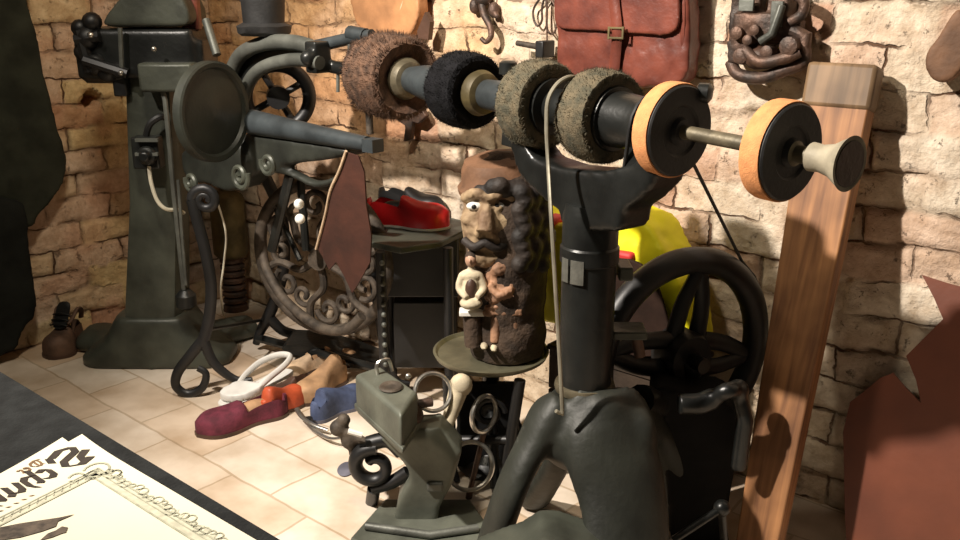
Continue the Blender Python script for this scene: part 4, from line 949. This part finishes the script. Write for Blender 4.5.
# ================================================================== brass lamp by the far wall
bp_ = F(236, 309)
br_ = thing('brass_lamp', bp_, 'tall dull brass lamp with ribbed foot in the room corner', 'lamp')
q = px(bp_+Z*.3, 1)
def zz(v): return P(236, v, bp_.y).z
MB().lathe([(14*q, zz(256)), (17*q, zz(252)), (17*q, zz(200)), (15*q, zz(195)), (7*q, zz(190)), (6*q, zz(182)), (3*q, zz(181))], Vector((bp_.x, bp_.y, 0)), Z, 30).build('lamp_body', 'brassdull', br_)
pr_ = []
for i in range(8): pr_ += [(9*q, .0+zz(256)*i/8), (12*q, zz(256)*(i+.3)/8), (12*q, zz(256)*(i+.7)/8)]
MB().lathe([(13*q, 0)]+pr_[1:]+[(12*q, zz(256))], Vector((bp_.x, bp_.y, 0)), Z, 24).build('ribbed_foot', 'rust', br_)
mb = MB().tube(smoothpath([P(214, 196, 2.98), P(220, 210, 3.0), P(226, 235, 3.02), P(224, 262, 3.05), P(221, 292, 3.1), F(226, 318, .004), F(246, 312, .004)], 6), .0035, 8)
tag(mb.build('hanging_white_wire', 'cable'), 'thin white wire hanging behind the scrolled stand leg', 'wire')

# ================================================================== iron floor machine
fy_ = F(420, 528).y
fm0 = F(420, 520)
ib = thing('cast_iron_skiving_machine', fm0, 'green-grey cast iron machine with box head on the tiles, cluttered with tools', 'machine')
def I(u, v, dy=0): return P(u, v, fy_+.06+dy)
ik = px(I(420, 450), 1)
mb = MB().prism([F(u, v) for u, v in ((350, 545), (385, 505), (470, 505), (486, 528), (480, 556), (400, 566))], Vector((0, 0, .02)))
mb.build('base_plate', 'ironlight', ib, bevel=.006)
MB().tube([F(366, 526, .03), F(430, 535, .03), F(478, 528, .03)], .011, 10).build('base_bar', 'irongrey', ib)
mb = MB()
def slab(poly, y0, y1): mb.prism([I(u, v, y0) for u, v in poly], Vector((0, y1-y0, 0)))
slab([(398, 440), (432, 436), (458, 462), (452, 486), (440, 508), (436, 532), (392, 532), (398, 500), (410, 480)], -.05, .07)
slab([(380, 440), (404, 430), (440, 428), (462, 452), (452, 486), (424, 486), (402, 462)], -.04, .05)
mb.build('column', 'ironlight', ib, remesh=.007, smooth=5)
# box head
zt2 = .385
qa, qb, qc, qd = F(354, 374, zt2), F(380, 365, zt2), F(418, 391, zt2), F(401, 415, zt2)
ha = qa; ux = (qd-qa).normalized(); uz = Z; uy = uz.cross(ux); uy = uy if uy.dot(qb-qa) > 0 else -uy
lx_ = (qd-qa).length; wy = .105
MB().prism([qa, qb, qc, qd], Vector((0, 0, -.115))).build('box_head', 'ironlight', ib, bevel=.012, seg=3)
cen = (qa+qb+qc+qd)/4
MB().prism([cen+(p-cen)*1.05-Z*.085 for p in (qa, qb, qc, qd)], Vector((0, 0, -.018))).build('head_rim', 'ironlight', ib, bevel=.005)
MB().lathe([(.030, 0), (.034, .004), (.030, .008), (.022, .008), (.018, .005), (.004, .005)], cen+ux*.02, uz, 30, squash=.9).build('oval_cover', 'dusty', ib)
MB().tube(smoothpath([ha+ux*lx_*.12+uy*wy*.5, ha+ux*lx_*.12+uy*wy*.5+uz*.03, ha+ux*lx_*.12+uy*wy*.8+uz*.035, ha+ux*lx_*.12+uy*wy*.9], 5), .005, 8).build('lifting_ring', 'steel', ib)
MB().ball(ha+ux*lx_*.45+uy*wy*.92+uz*.02, .008).build('bright_knob', 'steel', ib)
mb = MB().ball(I(412, 415, -.03), (.03, .03, .03)); mb.tube([I(404, 412, -.05), I(410, 436, -.05)], .014, 10); mb.tube([I(412, 405, -.02), I(432, 402, .0)], .012, 10); mb.build('clamp', 'rust', ib)
# scroll foot
sc = I(374, 466, -.0); mb = MB().tube(spiral(sc, RT, Z, 22*ik, 7*ik, .45*PI, 2.75*PI, 40), [8*ik, 5*ik], 12, up=Vector((0, 1, 0)), flat=1.3)
mb.tube(smoothpath([I(368, 444), I(388, 440), I(402, 452)], 4), 8*ik, 10); mb.tube(smoothpath([I(372, 488), I(392, 482), I(408, 472)], 4), 7*ik, 10); mb.tube([I(374, 488), F(372, 502)], 7*ik, 10)
mb.build('scroll_foot', 'black', ib)
mb = MB(); 
for (u, v, r_) in ((338, 428, 9), (350, 440, 10), (356, 452, 8), (344, 420, 7)): mb.ball(I(u, v, .02), r_*ik, n=10)
mb.tube([I(332, 424, .02), I(372, 446, .0)], 5*ik, 8); mb.build('adjusting_screws', 'dusty', ib, remesh=.006, smooth=2)
MB().tube([I(348, 431, -.03), I(362, 435, -.03)], 3*ik, 8).build('bright_pin', 'white', ib)
MB().box(I(435, 487, -.055), (16*ik, .012, 10*ik)).build('boss', 'irongrey', ib, bevel=.005)
# cream lever
lv = MB().tube(smoothpath([I(460, 384, .1), I(456, 398, .09), I(450, 416, .07), I(444, 434, .04), I(438, 440, .02)], 6), [11*ik, 10*ik, 7*ik, 4.5*ik, 4*ik], 14); lv.ball(I(461, 385, .1), 12*ik)
lv.build('lever', 'cream', ib)['label'] = 'cream painted lever'
def hoop(c_, nrm, r, w): 
    x, y, d = basis(nrm); return MB().tube([c_+(x*math.cos(a)+y*math.sin(a))*r for a in (2*PI*i/36 for i in range(36))], w, 8, closed=True)
hoop(I(433, 392, .06), Vector((.35, -.8, .45)).normalized(), 19*ik, 2.2*ik).build('ring_handle', 'steel', ib)
# shears among the clutter
sh = thing('steel_shears', F(474, 512), 'rusty steel shears with round finger loops behind the iron floor machine', 'shears')
hoop(I(470, 466, .08), Vector((.3, -.9, .3)).normalized(), 25*ik, 2.4*ik).build('finger_loop', 'steel', sh)
hoop(I(484, 414, .12), Vector((.75, -.65, .1)).normalized(), 19*ik, 2.6*ik).build('finger_loop', 'steel', sh)
mb = MB().tube([I(470, 490, .08), I(466, 516, .1)], 3.5*ik, 8); mb.tube([I(484, 432, .12), I(468, 500, .1)], 3*ik, 8); mb.build('blades', 'rust', sh)

# black iron frame under the tray
of = thing('black_iron_frame', F(500, 500), 'black iron stand frame with side scroll between tray stool and finishing machine', 'stand')
mb = MB().tube([P(448, 378, 2.3), P(452, 470, 2.3)], .016, 10); mb.tube([P(520, 380, 2.25), P(506, 470, 2.25)], .016, 10); mb.tube([P(452, 470, 2.3), F(455, 482)], .016, 10); mb.tube([P(506, 470, 2.25), F(500, 497)], .016, 10); mb.tube([P(450, 440, 2.3), P(512, 440, 2.25)], .014, 10)
mb.build('frame_bars', 'black', of)
MB().prism([P(u, v, 2.34) for u, v in ((456, 384), (520, 384), (508, 468), (458, 466))], Vector((0, .02, 0))).build('back_sheet', 'sooty', of)  # dark sheet added to give the deep shade under the tray
MB().tube(spiral(P(489, 412, 2.28), RT, Z, .045, .012, 0, 3.2*PI, 30), .010, 8).build('scroll', 'black', of)

# ================================================================== table with cloth and papers
TZ_ = .75
def T(u, v, z=TZ_): return F(u, v, z)
ta, tb = T(0, 372), T(282, 541); td = (tb-ta).normalized(); tnm = Vector((-td.y, td.x, 0))
if tnm.y > 0: tnm = -tnm
e0, e1 = ta-td*.75, tb+td*.28
tbl = thing('work_table', ((e0+e1)/2+tnm*.4)*1-Z*TZ_, 'table under a black cloth in the near corner of the view', 'table')
z_ = TZ_-.006
MB().prism([e0+td*.01+tnm*.01-Z*.006, e1-td*.01+tnm*.01-Z*.006, e1-td*.01+tnm*.75-Z*.006, e0+td*.01+tnm*.75-Z*.006], Vector((0, 0, -.03))).build('table_top', 'crate', tbl)
for q in (e0+td*.06+tnm*.06, e1-td*.06+tnm*.06, e1-td*.06+tnm*.68, e0+td*.06+tnm*.68):
    MB().box(Vector((q.x, q.y, (TZ_-.036)/2)), (.05, .05, TZ_-.036)).build('leg', 'crate', tbl)
mb = MB(); nn_ = 60; vs = []; fs = []
per = [e0, e1, e1+tnm*.76, e0+tnm*.76]
ring_ = []
for i in range(4):
    a, c = per[i], per[(i+1) % 4]
    for k in range(nn_): ring_.append(a.lerp(c, k/nn_))
ctr = (e0+e1)/2+tnm*.38; m_ = len(ring_)
lev = [(0, 0), (.006, -.006), (.010, -.1), (.016, -.22), (.022, -.34)]
for ofs, dz in lev:
    for i, p in enumerate(ring_):
        d_ = (p-ctr).normalized(); wv = .012*math.sin(i*.55)*(-dz/.34)
        vs.append(p+d_*(ofs+wv)+Z*dz)
for k in range(len(lev)-1):
    for i in range(m_): fs.append((k*m_+i, k*m_+(i+1) % m_, (k+1)*m_+(i+1) % m_, (k+1)*m_+i))
fs.append(tuple(range(m_)))
tag(mb.add(vs, fs).build('tablecloth', 'cloth'), 'black cloth spread over the near table', 'tablecloth')
# printed sheet: the words run mirrored in the photograph
def sheet(name, o_, ax, ay, w, h, z, curl, label):
    mb = MB(); n = 16; vs = []; fs = []
    def S(x, y, lift=0): return o_+ax*x+ay*y+Z*(z+curl*max(0, 1-(abs(x)+abs(y))/.1)**2+lift)
    for q in (0, -.0012):
        for j in range(n+1):
            for i in range(n+1): vs.append(S(w*(i/n)**1.6, h*(j/n)**1.6, q))
    st_ = (n+1)**2
    for j in range(n):
        for i in range(n):
            a = j*(n+1)+i; fs += [(a, a+1, a+n+2, a+n+1), (st_+a, st_+a+n+1, st_+a+n+2, st_+a+1)]
    b_ = [i for i in range(n+1)]+[j*(n+1)+n for j in range(1, n+1)]+[n*(n+1)+i for i in range(n-1, -1, -1)]+[j*(n+1) for j in range(n-1, 0, -1)]
    fs += [(b_[i], b_[(i+1) % len(b_)], b_[(i+1) % len(b_)]+st_, b_[i]+st_) for i in range(len(b_))]
    o = mb.add(vs, fs).build(name, 'paper'); tag(o, label, 'paper'); return o, S
o1 = T(82, 434, TZ_+.012); ax1 = (T(0, 471, TZ_+.012)-o1).normalized(); ay1 = (T(205, 541, TZ_+.012)-o1).normalized()
if abs(ax1.dot(ay1)) < .5:
    ay1 = (ay1-ax1*ax1.dot(ay1)*.5).normalized()
o1.z = 0
sh1, S1 = sheet('printed_title_page', o1, ax1, ay1, .30, .42, TZ_+.006, .006, 'cream printed page with blackletter title and ornamental border on black cloth')
o2 = T(62, 435, TZ_+.01); o2.z = 0
ax2 = (T(0, 468, TZ_+.01)-T(62, 435, TZ_+.01)).normalized(); ay2 = ay1
sh2, S2 = sheet('under_page', o2, ax2, ay2, .30, .40, TZ_+.0025, .004, 'plain cream page peeking out beneath the printed title page')
# blackletter strokes on a unit grid: x to the reader's right, y up from the baseline, nib at 40 degrees
GL = {
 'S': [[(.9, .95), (.55, 1.15), (.2, 1.0), (.25, .72), (.75, .5), (.85, .2), (.5, -.05), (.1, .1)], [(.0, .55), (.3, .35), (.35, .05)], [(.95, 1.0), (1.0, .7)]],
 'c': [[(.42, .62), (.22, .72), (.12, .55), (.12, .15), (.25, 0), (.45, .1)]],
 'h': [[(.12, 1.05), (.12, .05), (.2, 0)], [(.12, .6), (.36, .72), (.48, .55), (.48, .1), (.36, -.2)]],
 'u': [[(.1, .7), (.12, .15), (.22, 0), (.46, .15)], [(.46, .7), (.46, .1), (.56, 0)]],
 'm': [[(.1, .7), (.1, .05), (.18, 0)], [(.1, .58), (.3, .72), (.4, .6), (.4, .05), (.48, 0)], [(.4, .58), (.6, .72), (.7, .6), (.7, .05), (.8, 0)]],
 'a': [[(.15, .65), (.35, .72), (.46, .6), (.46, .1), (.56, 0)], [(.46, .42), (.2, .4), (.12, .2), (.22, 0), (.46, .15)]],
 'e': [[(.14, .36), (.42, .5), (.36, .7), (.18, .66), (.12, .5), (.12, .15), (.26, 0), (.46, .12)]],
 'r': [[(.12, .7), (.12, .05), (.22, 0)], [(.12, .55), (.28, .72), (.42, .62)]],
 'D': [[(.25, 1.0), (.15, .6), (.2, .1), (.05, 0)], [(.0, .95), (.4, 1.1), (.85, .9), (.95, .5), (.75, .1), (.4, -.05), (.2, .1)], [(.5, .9), (.5, .2)]],
}
ADV = {'S': 1.15, 'm': .92, 'D': 1.1, 'c': .48, 'h': .6, 'u': .66, 'a': .64, 'e': .54, 'r': .5}
def ink(mb, S, pts, nib, lift=.0006):
    """broad-nib stroke laid flat on the sheet"""
    nx, ny = nib
    for (x0, y0), (x1, y1) in zip(pts[:-1], pts[1:]):
        q = [(x0-nx, y0-ny), (x0+nx, y0+ny), (x1+nx, y1+ny), (x1-nx, y1-ny)]
        mb.add([S(x, y, lift) for x, y in q]+[S(x, y, lift+.0003) for x, y in q], [(0, 1, 2, 3), (7, 6, 5, 4), (0, 4, 5, 1), (1, 5, 6, 2), (2, 6, 7, 3), (3, 7, 4, 0)])
def word(S, txt, x, y, h, m, name, parent, first=1.0):
    mb = MB()
    for i, ch in enumerate(txt):
        k = h*(first if i == 0 else 1)
        for stq in GL[ch]: ink(mb, S, [(x+px_*k, y-py_*k) for px_, py_ in stq], (.085*k, -.095*k))
        x += ADV[ch]*k
    return mb.build(name, m, parent)
word(S1, 'Schuhmacher', .016, .062, .040, 'ink', 'title_lettering', sh1, 1.15)['label'] = 'large blackletter title'
word(S1, 'Der', .068, .021, .016, 'inkbrown', 'heading_lettering', sh1)['label'] = 'small faded brown heading'
mb = MB()
for i in range(5): ink(mb, S1, [(.115+i*.010, .082), (.119+i*.010, .080)], (.0012, -.0016))
mb.build('small_print', 'inkbrown', sh1)
# ornamental border and picture
mb = MB()
def band(pts, w, lf=.0006):
    for a, c in zip(pts[:-1], pts[1:]):
        dx, dy = c[0]-a[0], c[1]-a[1]; l_ = math.hypot(dx, dy) or 1
        ink(mb, S1, [a, c], (-dy/l_*w, dx/l_*w), lf)
fx0, fy0 = .030, .092
bb = mb; mb = MB()
band([(.29, fy0+.012), (fx0+.008, fy0+.008), (fx0+.008, .40)], .0085, .0001)
for q in range(24): band([(fx0-.002, fy0+.02+q*.013), (fx0-.004-.003*math.sin(q*1.3), fy0+.028+q*.013)], .004, .00012)
mb.build('border_tint', 'inkpale', sh1); mb = bb
for g_, w in ((0, .0012), (.006, .0008), (.016, .0012)):
    band([(.28, fy0+g_+.004), (fx0+g_, fy0+g_), (fx0+g_, .40)], w)
for q in range(28):
    yy = fy0+.02+q*.011; c_ = (fx0-.004-.004*math.sin(q*1.3), yy); rr = .0055+.002*math.sin(q*2.1)
    band([(c_[0]+rr*math.cos(a), c_[1]+rr*math.sin(a)) for a in [i*PI/5 for i in range(9)]], .0009)
for q in range(22):
    xx = fx0+.02+q*.011; band([(xx, fy0+.004), (xx+.006, fy0+.012)], .0008)
for cx__, cy__, rr in ((fx0+.004, fy0+.002, .017), (fx0+.012, fy0+.010, .010), (fx0-.004, fy0+.03, .010), (fx0+.03, fy0-.003, .010)):
    band([(cx__+rr*math.cos(a), cy__+rr*math.sin(a)) for a in [i*PI/8 for i in range(15)]], .0016)
mb.build('ornamental_border', 'inkgrey', sh1)
mb = MB()
def blot(poly):
    mb.add([S1(x, y, .0007) for x, y in poly]+[S1(x, y, .001) for x, y in poly], [tuple(range(len(poly))), tuple(reversed(range(len(poly), 2*len(poly))))]+[(i, i+len(poly), (i+1) % len(poly)+len(poly), (i+1) % len(poly)) for i in range(len(poly))])
PICX, PICY = fx0+.03, fy0+.035
def I2(u, v):
    p = T(u, v, TZ_+.006)-o1; p.z = 0
    det = ax1.x*ay1.y-ax1.y*ay1.x
    return ((p.x*ay1.y-p.y*ay1.x)/det, (ax1.x*p.y-ax1.y*p.x)/det)
blot([I2(u, v) for u, v in ((74, 515), (60, 518), (40, 521), (20, 524), (0, 528), (-20, 531), (-20, 545), (0, 541), (20, 538), (42, 532), (56, 527), (58, 522))])
blot([I2(u, v) for u, v in ((68, 528), (62, 527), (56, 531), (48, 534), (40, 541), (52, 538), (62, 534), (66, 533))])
mb.build('picture', 'inkpic', sh1)['label'] = 'sepia picture of boots'

# ================================================================== light
def area(name, loc, to, size, power, colr, spread=None):
    l = bpy.data.lights.new(name, 'AREA'); l.shape = 'DISK'; l.size = size; l.energy = power; l.color = colr
    o = bpy.data.objects.new(name, l); col.objects.link(o); o.location = loc
    o.rotation_euler = (Vector(to)-Vector(loc)).to_track_quat('-Z', 'Y').to_euler(); return o
def spot(name, loc, to, size, power, colr, ang, blend):
    l = bpy.data.lights.new(name, 'SPOT'); l.shadow_soft_size = size; l.energy = power; l.color = colr; l.spot_size = math.radians(ang); l.spot_blend = blend
    o = bpy.data.objects.new(name, l); col.objects.link(o); o.location = loc
    o.rotation_euler = (Vector(to)-Vector(loc)).to_track_quat('-Z', 'Y').to_euler(); return o
spot('gallery_spot', (-1.65, 1.15, 2.65), (.70, 2.25, .80), .045, 560, (1, .905, .81), 92, .8)
area('ceiling_lamp', (-.7, 1.6, 2.8), (-.8, 3.2, .5), .3, 22, (1, .88, .70))  # added fill with no visible source, lifts the left wall and patching machine
w = bpy.data.worlds.new('world'); scn.world = w; w.use_nodes = True
w.node_tree.nodes['Background'].inputs['Color'].default_value = (1, .90, .74, 1); w.node_tree.nodes['Background'].inputs['Strength'].default_value = .035
scn.view_settings.view_transform = 'Standard'; scn.view_settings.look = 'None'; scn.view_settings.gamma = 1; scn.view_settings.exposure = 0.35
